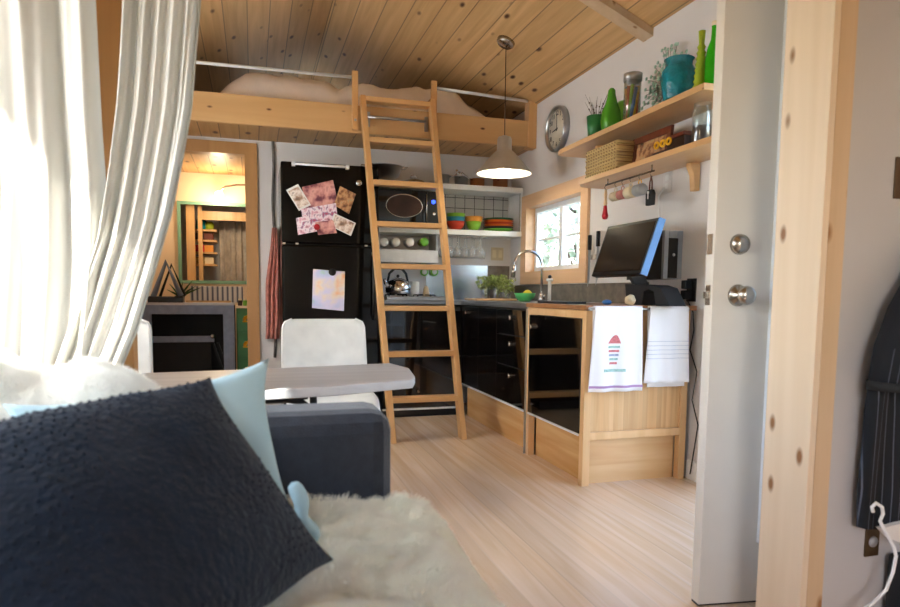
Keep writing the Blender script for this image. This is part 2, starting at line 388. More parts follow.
# kitchen partition with the bathroom doorway
BX0, BX1, BZ = -.86, -.026, 2.045
mb = MB()
mb.box(XL, BX0, YB, YB+.09, 0, 2.145).box(BX0, BX1, YB, YB+.09, BZ, 2.145).box(BX1, XR, YB, YB+.09, 0, 2.145)
struct('wall_back', mb, 'wall_paint')
mb = MB()
mb.box(BX1, BX1+.076, YB-.022, YB, 0, BZ+.072).box(BX0-.09, BX0, YB-.022, YB, 0, BZ+.072).box(BX0, BX1, YB-.022, YB, BZ, BZ+.072)
mb.box(BX1-.018, BX1, YB-.022, YB+.09, 0, BZ).box(BX0, BX0+.018, YB-.022, YB+.09, 0, BZ).box(BX0+.018, BX1-.018, YB-.022, YB+.09, BZ-.018, BZ)
struct('trim_2', mb, 'trim_wood')
# bathroom end wall; green framed mirror cut as an opening, reflection modelled behind
GX0, GX1, GZ0, GZ1 = -.69, .12, 1.06, 1.84
mb = MB()
mb.box(XL, GX0, 7.2, 7.28, 0, 2.145).box(GX1, XR, 7.2, 7.28, 0, 2.145).box(GX0, GX1, 7.2, 7.28, 0, GZ0).box(GX0, GX1, 7.2, 7.28, GZ1, 2.145)
struct('wall_bathroom', mb, 'bath_paint')
struct('wall_bathroom_side', MB().box(.95, 1.0, YB+.09, 7.2, 0, 2.145), 'bath_paint')
mb = MB(); t_ = .025
mb.box(GX0-.02, GX0+.01, 7.175, 7.2, GZ0-.02, GZ1+.02).box(GX1-.01, GX1+.02, 7.175, 7.2, GZ0-.02, GZ1+.02).box(GX0+.01, GX1-.01, 7.175, 7.2, GZ0-.02, GZ0+.012).box(GX0+.01, GX1-.01, 7.175, 7.2, GZ1-.012, GZ1+.02)
struct('trim_3', mb, 'frame_green')
mb = MB().box(GX0+.05, GX0+.13, 7.3, 7.36, .9, 2.1).box(GX0+.16, GX0+.2, 7.34, 7.4, .9, 2.1).box(GX0+.2, GX1+.1, 7.36, 7.4, 1.70, 1.79)
struct('trim_4', mb, 'bath_wood')  # wooden parts of the mirror's reflection, modelled behind the opening
struct('wall_far', MB().box(XL, XR, YF, YF+.1, 0, 2.28), 'wall_paint')
# ceiling: two board clad slopes
def slab(x0, z0, x1, z1, name):
    mb = MB(); mb.prism([(x0, z0), (x1, z1), (x1, z1+.12), (x0, z0+.12)], 'Y', YN-.14, YF+.1)
    return struct(name, mb, 'ceiling_pine')
k = (RZ-WZ)/(XR-RX)
slab(RX, RZ, XR+.3, WZ-.3*k, 'ceiling_right'); slab(XL-.3, WZ-.3*k, RX, RZ, 'ceiling_left')
# loft deck, knee walls
struct('ceiling_loft', MB().box(XL, XR, 5.062, YF, 2.146, 2.29), 'deck_pine')
struct('wall_loft_right', MB().box(XR-.012, XR, 5.1, YF, 2.29, WZ+.01), 'loft_ply')
struct('wall_loft_back', MB().box(XL, XR, 7.45, 7.5, 2.29, 2.42).prism([(XL, 2.42), (.15, 2.42), (.15, 2.94), (XL, WZ-.01)], 'Y', 7.45, 7.5).prism([(1.10, 2.42), (XR, 2.42), (XR, WZ-.01), (1.10, 2.94)], 'Y', 7.45, 7.5).prism([(.15, 2.92), (1.10, 2.92), (1.10, 2.935), (RX, RZ-.01), (.15, 2.935)], 'Y', 7.45, 7.5), 'loft_ply')
w4 = sempty('added_window_4', (.62, 7.47, 2.42)); mb = MB()  # unseen gable window, added so daylight reaches the loft ceiling
for x in (.15, .60, 1.06): mb.box(x, x+.04, 7.455, 7.495, 2.42, 2.92)
for z in (2.42, 2.88): mb.box(.19, 1.06, 7.455, 7.495, z, z+.04)
mb.build('window_frame', 'pvc_white', w4)
# baseboards
struct('baseboard_right', MB().box(XR-.014, XR, DY1+.1, 2.93, 0, .10), 'white_gloss', bevel=.003)
struct('baseboard_left', MB().box(XL, XL+.014, 2.2, YB-.03, 0, .10), 'white_gloss', bevel=.003)
# ceiling tie beam
mb = MB(); y0 = 3.40
def zc(x): return WZ+(XR-x)*k
mb.prism([(XR, WZ-.002), (RX, RZ-.002), (RX, RZ-.06), (XR, WZ-.045)], 'Y', y0, y0+.10)
mb.prism([(XL, WZ-.005), (RX, RZ-.005), (RX, RZ-.06), (XL, WZ-.045)], 'Y', y0, y0+.10)
struct('trim_5', mb, 'post_pine_shaded')
# loft beam and its end post
struct('trim_6', MB().box(XL, XR-.07, 5.02, 5.06, 2.145, 2.345), 'beam_fir', bevel=.003)
struct('trim_7', MB().box(XR-.07, XR, 5.0, 5.09, 2.13, WZ+.02), 'ladder_wood', bevel=.003)
# kitchen window
def frame_boards(mb, xf, d, w):
    mb.box(xf-d, xf, WY0-w, WY0, WZ0-w, WZ1+w).box(xf-d, xf, WY1, WY1+w, WZ0-w, WZ1+w)
    mb.box(xf-d, xf, WY0, WY1, WZ1, WZ1+w).box(xf-d, xf, WY0, WY1, WZ0-w, WZ0)
mb = MB(); frame_boards(mb, XR, .022, .085)
mb.box(XR-.022, XR+.1, WY0, WY0+.018, WZ0, WZ1).box(XR-.022, XR+.1, WY1-.018, WY1, WZ0, WZ1).box(XR-.022, XR+.1, WY0+.018, WY1-.018, WZ0, WZ0+.018).box(XR-.022, XR+.1, WY0+.018, WY1-.018, WZ1-.018, WZ1)
struct('trim_8', mb, 'window_trim')
w1 = sempty('window_1', (XR+.1, (WY0+WY1)/2, WZ0)); mb = MB()
ya, yb, za, zb = WY0+.018, WY1-.018, WZ0+.018, WZ1-.018; ym = (ya+yb)/2
for y in (ya, yb-.04): mb.box(XR+.06, XR+.12, y, y+.04, za, zb)
for z in (za, zb-.04): mb.box(XR+.06, XR+.12, ya+.04, yb-.04, z, z+.04)
mb.box(XR+.06, XR+.11, ym-.035, ym+.02, za+.04, zb-.04)
mb.build('window_frame', 'pvc_white', w1, bevel=.003)
mb = MB(); zm = (za+zb)/2
mb.box(XR+.085, XR+.095, ya+.04, ym-.035, zm-.008, zm+.008).box(XR+.085, XR+.095, ym+.02, yb-.04, zm-.008, zm+.008)
for yy in (ya+.04+(ym-.075-ya)/2,): mb.box(XR+.084, XR+.096, yy-.007, yy+.007, za+.04, zb-.04)
mb.build('muntin', 'pvc_white', w1)
MB().box(XR+.088, XR+.092, ya+.04, yb-.04, za+.04, zb-.04).build('pane', 'clear_pane', w1)
# doorway frame, white
mb = MB(); mb.box(XR-.015, XR+.14, DY0-.0, DY0+.03, 0, DZ).box(XR-.015, XR+.14, DY1-.03, DY1, 0, DZ).box(XR-.015, XR+.14, DY0+.03, DY1-.03, DZ-.03, DZ)
mb.box(XR-.018, XR, DY1, DY1+.08, 0, DZ+.08).box(XR-.018, XR, DY0, DY1, DZ, DZ+.08)
struct('trim_9', mb, 'white_gloss')
# partition beside the entry, clad at its end with pine boards
PX, PY0, PY1 = at(818, 300, y=1.30).x, 1.30, 1.30
PY1 = at(771.5, 300, x=PX).y
struct('wall_partition', MB().box(PX+.02, XR, PY0+.022, PY1-.01, 0, 2.74), 'wall_dimmed')
xr_ = at(841, 300, y=PY0).x
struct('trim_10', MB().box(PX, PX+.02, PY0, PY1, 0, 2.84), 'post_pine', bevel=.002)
struct('trim_11', MB().box(PX+.02, xr_, PY0, PY0+.02, 0, 2.84), 'post_pine_shaded', bevel=.002)
# ---------------------------------------------------------------- entry door, swung open in front of the doorway
d0 = at(712, 300, y=1.665); ang = math.radians(-7.5)
door = sempty('door_1', (1.30, 1.665, 0)); ORG['door_1'] = Vector((0, 0, 0))
door.location = (d0.x, 1.665, 0.008); door.rotation_euler = (0, 0, ang)
W_, H_, T_ = .86, 2.03, .044
gx0, gx1, gz0, gz1 = .215, .70, .22, 1.90
mb = MB()
mb.box(0, gx0, 0, T_, 0, H_).box(gx1, W_, 0, T_, 0, H_).box(gx0, gx1, 0, T_, 0, gz0).box(gx0, gx1, 0, T_, gz1, H_)
mb.build('door_leaf', 'door_white', door, bevel=.002)
mb = MB()
for ys in (-.012, T_):
    mb.box(gx0-.03, gx0+.005, ys, ys+.012, gz0-.03, gz1+.03).box(gx1-.005, gx1+.03, ys, ys+.012, gz0-.03, gz1+.03)
    mb.box(gx0+.005, gx1-.005, ys, ys+.012, gz0-.03, gz0+.005).box(gx0+.005, gx1-.005, ys, ys+.012, gz1-.005, gz1+.03)
mb.build('glass_surround', 'pvc_white', door, bevel=.003)
mb = MB()
for i in range(1, 3): x = gx0+(gx1-gx0)*i/3; mb.box(x-.009, x+.009, .012, .032, gz0, gz1)
for i in range(1, 5): z = gz0+(gz1-gz0)*i/5; mb.box(gx0, gx1, .013, .031, z-.009, z+.009)
mb.build('muntin', 'pvc_white', door)
MB().box(gx0, gx1, .020, .024, gz0, gz1).build('glass', 'clear_pane', door)
def zy(py): return at(737, py, y=1.655).z
zk, zd = zy(298), zy(247)
MB().lathe([(0, -.062), (.012, -.062), (.024, -.055), (.028, -.045), (.024, -.034), (.012, -.028), (.011, -.012), (.03, -.008), (.033, 0), (0, 0)], (.083, 0, zk), 'Y').build('door_knob', 'nickel', door)
MB().lathe([(0, -.022), (.016, -.022), (.02, -.016), (.028, -.012), (.031, 0), (0, 0)], (.080, 0, zd), 'Y').build('deadbolt', 'nickel', door)
for z in (zk, zd): MB().box(-.002, 0, .009, .035, z-.03, z+.03).build('latch_plate', 'nickel', door)
MB().box(-.012, -.002, .015, .029, zk-.01, zk+.01).build('latch_bolt', 'nickel', door)
MB().box(0, W_, .004, .04, -.006, 0).build('door_sweep', 'dull_black', door)
# ================================================================ OUTSIDE
struct('ground_outside', MB().box(-14, XL-.2, -10, 16, -.62, -.55).box(XR+.2, 16, -10, 16, -.62, -.55).box(XL-.2, XR+.2, -10, YN-.2, -.62, -.55), 'ground')
def tree(loc, h, r, seed, label, group=None):
    random.seed(seed)
    t = thing('garden_tree', label, 'tree', loc, group); L0 = Vector(loc)
    mb = MB(); mb.tube([L0, L0+Vector((.05, .1, h*.5)), L0+Vector((-.05, .15, h*.9))], [.12, .08, .03], 8)
    for i in range(9):
        a = random.uniform(0, 6.28); z = h*random.uniform(.35, .8)
        mb.tube([L0+Vector((0, .1, z)), L0+Vector((math.cos(a)*r*.6, math.sin(a)*r*.6, z+.5))], [.035, .012], 6)
    mb.build('trunk', 'dark_brown', t)
    mb = MB()
    for i in range(4200):
        a = random.uniform(0, 6.28); rr = r*random.random()**.4; z = h*(.62+.38*random.uniform(-1, 1))
        p = L0+Vector((math.cos(a)*rr, math.sin(a)*rr, z)); s = random.uniform(.06, .15)
        q = [p+Vector((random.uniform(-s, s), random.uniform(-s, s), random.uniform(-s, s))) for _ in range(3)]
        mb.bm.faces.new([mb.bm.verts.new(v) for v in q])
    mb.build('foliage', 'leaves', t)
tree((4.6, 8.6, -.55), 4.2, 1.5, 3, 'leafy tree outside, seen through left half of kitchen window')
tree((8.6, 12.4, -.55), 4.6, 1.5, 5, 'leafy tree outside, seen through right half of kitchen window')
tree((9.5, 7.2, -.55), 3.2, 1.3, 9, 'low garden tree outside beyond the entry door glass')
# ================================================================ KITCHEN: RIGHT RUN
CT = .91
# near desk-height cabinet in bamboo
cab = thing('bamboo_cabinet', 'pale bamboo end cabinet with tall black door, towels hung on its side', 'cabinet', (1.885, 3.28, 0))
y0, y1, x0, x1 = 2.92, 3.64, 1.57, 2.17
fr = MB(); fr.box(x0, x0+.04, y0, y0+.04, 0, .885).box(x1-.04, x1, y0, y0+.04, 0, .885).box(x0, x0+.04, y1-.04, y1-.001, 0, .885)
fr.box(x0+.04, x1-.04, y0, y0+.03, .235, .275).box(x0+.04, x1-.04, y0, y0+.03, .86, .885).box(x0, x0+.03, y0+.04, y1-.04, .845, .885)
fr.build('frame', 'cab_frame', cab, bevel=.002)
MB().box(x0+.04, x1-.04, y0+.012, y0+.028, .275, .86).build('side_panel', 'cab_bamboo', cab)
MB().box(x0+.04, x1-.04, y0+.045, y0+.06, .0, .235).build('plinth', 'plinth_x', cab)
MB().box(x0+.05, x0+.065, y0+.06, y1-.04, .0, .245).build('plinth', 'plinth_wood', cab)
dr = MB().box(x0-.002, x0+.016, y0+.045, y1-.025, .262, .842).build('door', 'gloss_black', cab, bevel=.002)
MB().lathe([(0, -.022), (.012, -.022), (.015, -.014), (.007, -.008), (.016, 0), (0, 0)], (x0-.002, y1-.085, .775), 'X').build('knob', 'nickel', dr)
MB().box(x0-.004, x0+.012, y0+.045, y1-.025, .250, .260).build('bottom_rail', 'white_metal', cab)
MB().box(x0, x1, y0+.02, y1, .25, .26).build('bottom_board', 'cab_frame', cab)
# second run with drawers
base = thing('base_cabinet', 'long black fronted base cabinet with drawers below the kitchen window', 'cabinet', (1.885, 4.4, 0))
y0, y1 = 3.64, 4.93
MB().box(x0+.02, x1, y0+.005, YB-.02, .25, .875).build('body', 'satin_black', base)
MB().box(x0+.05, x0+.065, y0+.02, y1+.0, 0, .25).build('plinth', 'plinth_wood', base)
MB().box(x0-.012, x0+.06, y0-.0, y0+.004, .0, .876).build('end_strip', 'steel', base)
ya_, yb_ = y0+.02, 4.16
zz = [(.262, .50), (.506, .70), (.706, .865)]
for a, b_ in zz:
    d = MB().box(x0, x0+.018, ya_, yb_, a, b_).build('drawer', 'gloss_black', base, bevel=.002)
    MB().lathe([(0, -.022), (.013, -.022), (.016, -.014), (.007, -.008), (.016, 0), (0, 0)], (x0, 3.89, b_-.05 if b_ > .6 else .445), 'X').build('knob', 'nickel', d)
for ya2, yb2, yk in ((4.166, 4.54, 4.25), (4.546, y1, 4.80)):
    d = MB().box(x0, x0+.018, ya2, yb2, .262, .865).build('door', 'gloss_black', base, bevel=.002)
    if yk > 4.5: MB().lathe([(0, -.022), (.013, -.022), (.016, -.014), (.007, -.008), (.016, 0), (0, 0)], (x0, yk, .82), 'X').build('knob', 'nickel', d)
MB().box(x0-.004, x0+.012, ya_, y1, .250, .260).build('bottom_rail', 'white_metal', base)
# back run under the shelves
bb = thing('stove_cabinet', 'black drawer cabinet standing behind the ladder', 'cabinet', (1.25, 5.2, 0))
bx0, bx1, by = .94, x0-.004, 4.94
zb0 = .06
MB().box(bx0, bx1, by+.02, YB-.03, zb0, .86).build('body', 'satin_black', bb)
for a, b_ in ((zb0+.02, .47), (.48, .83)):
    d = MB().box(bx0, bx1, by, by+.018, a, b_).build('drawer', 'gloss_black', bb, bevel=.002)
kx = at(418, 391, y=by)
MB().lathe([(0, -.02), (.012, -.02), (.007, -.008), (.015, 0), (0, 0)], (kx.x, by, kx.z), 'Y').build('knob', 'nickel', bb)
MB().box(bx0, bx1, by-.003, by+.02, zb0, zb0+.012).build('bottom_rail', 'white_metal', bb)
MB().box(bx0, bx1, by+.04, by+.055, 0, zb0).build('plinth', 'satin_black', bb)
# worktops
tag(MB().box(x0-.01, XR-.004, 3.645, YB-.004, .878, CT).box(bx0, x0-.01, by-.01, YB-.004, .878, CT).build('worktop', 'counter_steel', bevel=.002), 'grey metal edged worktop running into the kitchen corner', 'worktop')
tag(MB().box(x0-.012, XR-.004, 2.905, 3.643, .887, CT+.002).build('wooden_worktop', 'counter_wood', bevel=.003), 'brown wooden worktop on the bamboo end cabinet under the monitor', 'worktop')
# splashbacks
p0, p1 = at(454, 265, y=YB-.006), at(487, 297, y=YB-.006)
tag(MB().box(p0.x-.25, p1.x, YB-.008, YB-.001, CT+.001, p0.z).build('splash_panel', 'steel_panel'), 'shiny steel splash panel on the back wall left of the herb plants', 'panel')
tag(MB().box(p1.x+.002, XR-.01, YB-.008, YB-.001, CT+.001, p0.z-.0).build('splash_panel', 'dark_tile'), 'dull brown splash panel in the corner behind the herb plants', 'panel')
tag(MB().box(XR-.01, XR-.001, 3.35, YB-.01, CT+.003, WZ0-.09).build('splash_panel', 'dark_tile'), 'long brown splash panel along the wall under the kitchen window', 'panel')
# ================================================================ BACK SHELVES
sh = thing('wall_shelving', 'white two-tier wall shelving with grid back beside the ladder', 'shelf', (1.5, 5.4, 1.43))
sx0, sx1, sy0 = .92, 2.185, 5.22
z1_, z2_ = 1.808, 1.445
MB().box(sx0, sx1, sy0, YB-.002, z1_, z1_+.042).build('shelf_board', 'white_gloss', sh, bevel=.002)
MB().box(sx0, sx1, sy0, YB-.002, z2_, z2_+.042).build('shelf_board', 'white_gloss', sh, bevel=.002)
MB().box(sx0+.02, sx1-.02, YB-.009, YB-.002, z2_+.042, z1_).build('grid_back', 'grid_tile', sh)
MB().box(sx1-.015, sx1, sy0+.01, YB-.009, z2_+.042, z1_).build('side_panel', 'white_metal', sh)
MB().box(sx1-.022, sx1-.015, sy0+.015, sy0+.03, z2_+.042, z1_).build('edge_strip', 'steel', sh)
T1, T2 = z1_+.042, z2_+.042
# ---------------------------------------------------------------- on the top shelf
def pxy(px, y, z): # x of a pixel column on a line of given y at height z
    p = at(px, 200, y=y); return p.x
def bowl_prof(r, h, t=.006, foot=.45):
    return [(0, 0), (r*foot, 0), (r*.85, h*.45), (r, h), (r-t, h), (r*.85-t, h*.47), (r*foot, t*1.5), (0, t*1.5)]
y = 5.33; cx = pxy(384, y, T1)
t = thing('colander', 'large steel colander bowl with loop handles on the top shelf above the microwave', 'colander', (cx, y, T1))
MB().lathe([(0, .0), (.06, .0), (.065, .01), (.12, .045), (.14, .12), (.152, .122), (.14, .125), (.132, .12), (.115, .05), (.06, .012), (0, .01)], (cx, y, T1)).build('bowl', 'steel', t)
for s in (-1, 1):
    MB().tube([(cx+s*.14, y-.05, T1+.115), (cx+s*.185, y-.035, T1+.12), (cx+s*.185, y+.035, T1+.12), (cx+s*.14, y+.05, T1+.115)], .005, 8).build('handle', 'chrome', t)
def lid(cx, y, z, r, label):
    t = thing('pan_lid', label, 'lid', (cx, y, z))
    MB().lathe([(r, 0), (r*.95, .012), (r*.5, .032), (0, .038), (0, .03), (r*.5, .026), (r*.93, .004)], (cx, y, z)).build('dome', 'chrome', t)
    MB().tube([(cx-.025, y, z+.033), (cx-.022, y, z+.058), (cx, y, z+.066), (cx+.022, y, z+.058), (cx+.025, y, z+.033)], .005, 8).build('handle', 'chrome', t)
lid(pxy(413, y, T1), 5.31, T1, .10, 'round steel pan lid with loop handle right of the colander on the top shelf')
def pan(px, y, r, h, label, ang, hl=.13, m='steel'):
    cx = pxy(px, y, T1); t = thing('saucepan', label, 'pan', (cx, y, T1))
    MB().lathe([(0, 0), (r, 0), (r, h), (r+.004, h), (r-.004, h+.001), (r-.005, .005), (0, .005)], (cx, y, T1)).build('body', m, t)
    d = Vector((math.cos(ang), math.sin(ang), 0)); c = Vector((cx, y, T1+h*.8))
    MB().tube([c+d*r, c+d*(r+.04)+Vector((0, 0, .01)), c+d*(r+hl)+Vector((0, 0, .04))], [.007, .006, .009], 8).build('handle', 'chrome', t)
    return t
pan(443, 5.275, .05, .075, 'small steel saucepan nearest the ladder on the top shelf', -.2, .09)
pan(461, 5.285, .055, .07, 'steel saucepan with handle pointing left between two copper-toned pans', 2.6+PI*.5, .10)
pan(477, 5.29, .06, .06, 'copper toned saucepan left of the pendant shade on the top shelf', 3.6, .12, 'copper')
pan(500, 5.29, .062, .07, 'copper toned pan directly below the pendant shade', -2.2, .08, 'copper')
# ---------------------------------------------------------------- microwave
mw0, mw1 = at(373, 186, y=5.12), at(441, 219, y=5.12)
mx0, mx1, mz1 = mw0.x+.03, mw1.x, z1_-.012
mw = thing('microwave', 'black microwave with an oval chrome ringed window behind the ladder', 'microwave', ((mx0+mx1)/2, 5.3, T2))
MB().box(mx0, mx1, 5.13, 5.5, T2+.012, mz1-.03).build('body', 'satin_black', mw, bevel=.006)
oc = at(404, 206, y=5.12)
MB().box(mx0, at(427, 200, y=5.12).x, 5.112, 5.13, T2+.015, mz1-.033).build('door', 'gloss_black', mw, bevel=.003)
mb = MB(); mb.tube([(oc.x+.145*math.cos(a), 5.110, oc.z+.088*math.sin(a)) for a in [2*PI*i/40 for i in range(40)]], .004, 8, True); mb.build('window_ring', 'chrome', mw)
MB().prism([(oc.x+.14*math.cos(a), oc.z+.083*math.sin(a)) for a in [2*PI*i/40 for i in range(40)]], 'Y', 5.109, 5.112).build('window', 'dark_brown', mw)
q = at(426, 206, y=5.12); MB().tube([(q.x, 5.105, T2+.04), (q.x, 5.095, T2+.16), (q.x, 5.105, mz1-.06)], .005, 8).build('handle', 'chrome', mw)
MB().box(q.x+.012, mx1-.002, 5.118, 5.13, T2+.015, mz1-.033).build('control_panel', 'satin_black', mw)
q = at(433.5, 202, y=5.115); MB().lathe([(0, -.012), (.014, -.01), (.016, 0), (0, 0)], (q.x, 5.118, q.z), 'Y').build('display_ring', 'blue_light', mw)
q = at(434, 214, y=5.115); MB().lathe([(0, -.012), (.012, -.012), (.014, 0), (0, 0)], (q.x, 5.118, q.z), 'Y').build('dial', 'chrome', mw)
for x in (mx0+.03, mx1-.03): MB().box(x-.012, x+.012, 5.16, 5.45, T2, T2+.012).build('foot', 'dull_black', mw)
# ---------------------------------------------------------------- bowls and plates
def bowl(cx, y, z, r, h, m, label, group=None, prof=None, tilt=0):
    o = MB().lathe(prof or bowl_prof(r, h), (cx, y, z), seg=32).build('bowl', m)
    if tilt: o.rotation_euler = (0, tilt, 0)
    return tag(o, label, 'bowl', group)
bx = pxy(456, 5.34, T2)
bowl(bx, 5.34, T2, .078, .075, 'bowl_red', 'red bowl at the bottom of the left stack on the lower white shelf')
bowl(bx, 5.34, T2+.036, .079, .075, 'bowl_teal', 'blue bowl in the middle of the left stack, above the red bowl')
bowl(bx, 5.34, T2+.068, .079, .072, 'bowl_lime', 'green bowl tipped on top of the left stack, above the blue bowl')
bx = pxy(474, 5.34, T2)
bowl(bx, 5.34, T2, .066, .08, 'bowl_lime', 'lime green bowl beneath the orange bowl left of the plate stack')
bowl(bx, 5.34, T2+.05, .08, .07, 'bowl_orange', 'orange bowl stacked on the lime green bowl')
bx = pxy(499, 5.36, T2)
for i, (m_, lab) in enumerate((('plate_green', 'green plate at the bottom of the plate stack'), ('plate_dark', 'dark purple plate, second from the bottom of the plate stack'), ('plate_orange', 'orange plate, lower of the two orange plates in the stack'),
                               ('plate_rust', 'dark red plate lying between the two orange plates'), ('plate_orange', 'orange plate, upper of the two orange plates in the stack'), ('plate_deep', 'deep green plate on top of the plate stack'))):
    zz_ = T2+i*.0175
    o = MB().lathe([(0, 0), (.07, 0), (.075, .004), (.125, .022), (.127, .027), (.12, .026), (.07, .009), (0, .009)], (bx, 5.36, zz_), seg=40).build('dinner_plate', m_)
    tag(o, lab, 'plate', 'plates stacked on the lower white shelf')
# ---------------------------------------------------------------- under the lower shelf
rk = thing('cup_rack', 'white under-shelf rack with round jars behind the ladder', 'rack', (1.2, 5.35, z2_-.2))
a, b_ = at(383, 249, y=5.25), at(438, 263, y=5.25)
MB().box(a.x-.03, b_.x, 5.25, 5.262, b_.z, a.z).build('front_board', 'white_metal', rk)
MB().box(a.x-.03, b_.x, 5.262, YB-.002, b_.z, b_.z+.01).build('bottom_board', 'white_metal', rk)
for x in (a.x-.03, b_.x-.01): MB().box(x, x+.01, 5.263, YB-.01, b_.z+.01, z2_-.001).build('side_board', 'wall_dimmed', rk)
for px, m_, lab in ((384, 'white_gloss', 'white lidded round jar nearest the fridge in the rack'), (396, 'white_gloss', 'white lidded round jar in the middle of the rack'), (410, 'white_gloss', 'white lidded round jar beside the green one in the rack'), (424.5, 'apple_green', 'green lidded round jar at the right end of the rack')):
    q = at(px, 242, y=5.28); t = thing('spice_jar', lab, 'jar', (q.x, 5.33, q.z-.032), 'round jars lying in the under-shelf rack')
    MB().lathe([(0, .0), (.03, 0), (.033, .008), (.033, .10), (0, .10)], (q.x, 5.29, q.z), 'Y').build('glass', 'plate_white' if m_ == 'white_gloss' else 'lime_glass', t)
    MB().lathe([(0, -.012), (.03, -.012), (.035, -.006), (.035, .006), (0, .006)], (q.x, 5.285, q.z), 'Y').build('lid', m_, t)
# hanging stemware
wg0 = None
k_ = 0
for row, yy in enumerate((5.28, 5.40)):
    for i in range(6):
        px = 443+i*7.4+row*2; X = pxy(px, yy, 1.4)
        if wg0 is None:
            wg0 = thing('wine_glass', '', 'glass', (0, 0, 0), 'wine glasses hung under the lower white shelf')
            MB().lathe([(0, 0), (.034, -.001), (.036, -.003), (.006, -.008), (.004, -.012), (.004, -.075), (.012, -.083), (.031, -.11), (.037, -.14), (.031, -.175), (.0295, -.175), (.035, -.14), (.029, -.112), (0, -.086)], (0, 0, 0), seg=20).build('goblet', 'stemware', wg0); o = wg0
        else: o = dup(wg0, (0, 0, 0))
        o.location = (X, yy, z2_-.006); k_ += 1
        o['label'] = 'clear stemmed wine glass hanging upside down under the lower white shelf'
tag(MB().box(pxy(432, 5.3, 1.4), pxy(486, 5.3, 1.4), 5.25, 5.44, z2_-.005, z2_-.0005).build('glass_hanger', 'chrome'), 'flat metal stemware hanger fixed beneath the lower white shelf', 'rack')
# ---------------------------------------------------------------- stove top, kettle and things behind ladder
st = thing('cooktop', 'low steel cooktop with black grates behind the ladder', 'stove', (1.2, 5.2, CT))
MB().box(.98, 1.46, 4.97, 5.42, CT, CT+.028).build('hob', 'steel', st, bevel=.004)
for gx in (1.09, 1.32):
    mb = MB()
    for a in range(4): ca, sa = math.cos(a*PI/2+.78), math.sin(a*PI/2+.78); mb.beam((gx+ca*.02, 5.16+sa*.02, CT+.04), (gx+ca*.1, 5.16+sa*.1, CT+.04), .008, .01); mb.box(gx+ca*.1-.005, gx+ca*.1+.005, 5.16+sa*.1-.005, 5.16+sa*.1+.005, CT+.028, CT+.04)
    mb.build('grate', 'dull_black', st)
q = at(398, 280, y=5.14); kx_, kz = q.x, CT+.045
kt = thing('kettle', 'shiny steel kettle with black arched handle on the cooktop', 'kettle', (kx_, 5.14, kz))
MB().lathe([(0, 0), (.085, 0), (.1, .015), (.102, .05), (.085, .095), (.05, .118), (.047, .12), (.03, .13), (0, .132)], (kx_, 5.14, kz), seg=36).build('body', 'chrome', kt)
MB().ball((kx_, 5.14, kz+.142), .013).build('lid_knob', 'satin_black', kt)
MB().tube([(kx_-.085, 5.14, kz+.09), (kx_-.07, 5.14, kz+.16), (kx_-.03, 5.14, kz+.2), (kx_+.03, 5.14, kz+.2), (kx_+.065, 5.14, kz+.16), (kx_+.08, 5.14, kz+.095)], [.008, .01, .012, .012, .01, .008], 10).build('handle', 'satin_black', kt)
MB().tube([(kx_-.075, 5.10, kz+.055), (kx_-.115, 5.07, kz+.085), (kx_-.125, 5.05, kz+.115)], [.022, .015, .012], 10).build('spout', 'chrome', kt)
q = at(415, 290, y=5.44)
tag(MB().lathe([(0, 0), (.04, 0), (.042, .01), (.042, .15), (.036, .152), (.036, .145), (0, .145)], (q.x, 5.465, CT)).build('white_canister', 'white_gloss'), 'tall white canister standing behind the kettle', 'canister')
q = at(424, 288, y=5.46)
tag(MB().lathe([(0, 0), (.035, 0), (.03, .05), (.02, .10), (.012, .115), (0, .118)], (q.x+.02, 5.465, CT)).build('salt_mill', 'pine_fresh'), 'small pale wooden mill beside the white canister', 'mill')
for px, lab in ((424, 'green rimmed round cup hanging on the wall, the left of the pair'), (434, 'green rimmed round cup hanging on the wall, the right of the pair')):
    q = at(px, 272, y=YB-.03); t = thing('measuring_cup', lab, 'cup', (q.x, YB-.03, q.z-.03), 'green cups hanging over the stove')
    MB().lathe([(.022, -.02), (.033, -.02), (.035, -.014), (.03, .025), (0, .028)], (q.x, YB-.03, q.z), 'Y').build('cup', 'apple_green', t)
    MB().lathe([(0, -.017), (.024, -.017), (.024, -.013), (0, -.013)], (q.x, YB-.03, q.z), 'Y').build('lid', 'plate_white', t)
# outlet on back wall
q = at(497, 254, y=YB)
t = thing('wall_outlet', 'tan square outlet plate on the back wall under the shelves', 'outlet', (q.x, YB-.004, q.z-.06))
MB().box(q.x-.058, q.x+.058, YB-.007, YB-.001, q.z-.056, q.z+.056).build('plate', 'tan_paper', t, bevel=.002)
for s in (-.028, .028): MB().box(q.x+s-.017, q.x+s+.017, YB-.009, YB-.006, q.z-.033, q.z+.033).build('socket', 'wick_pale', t)
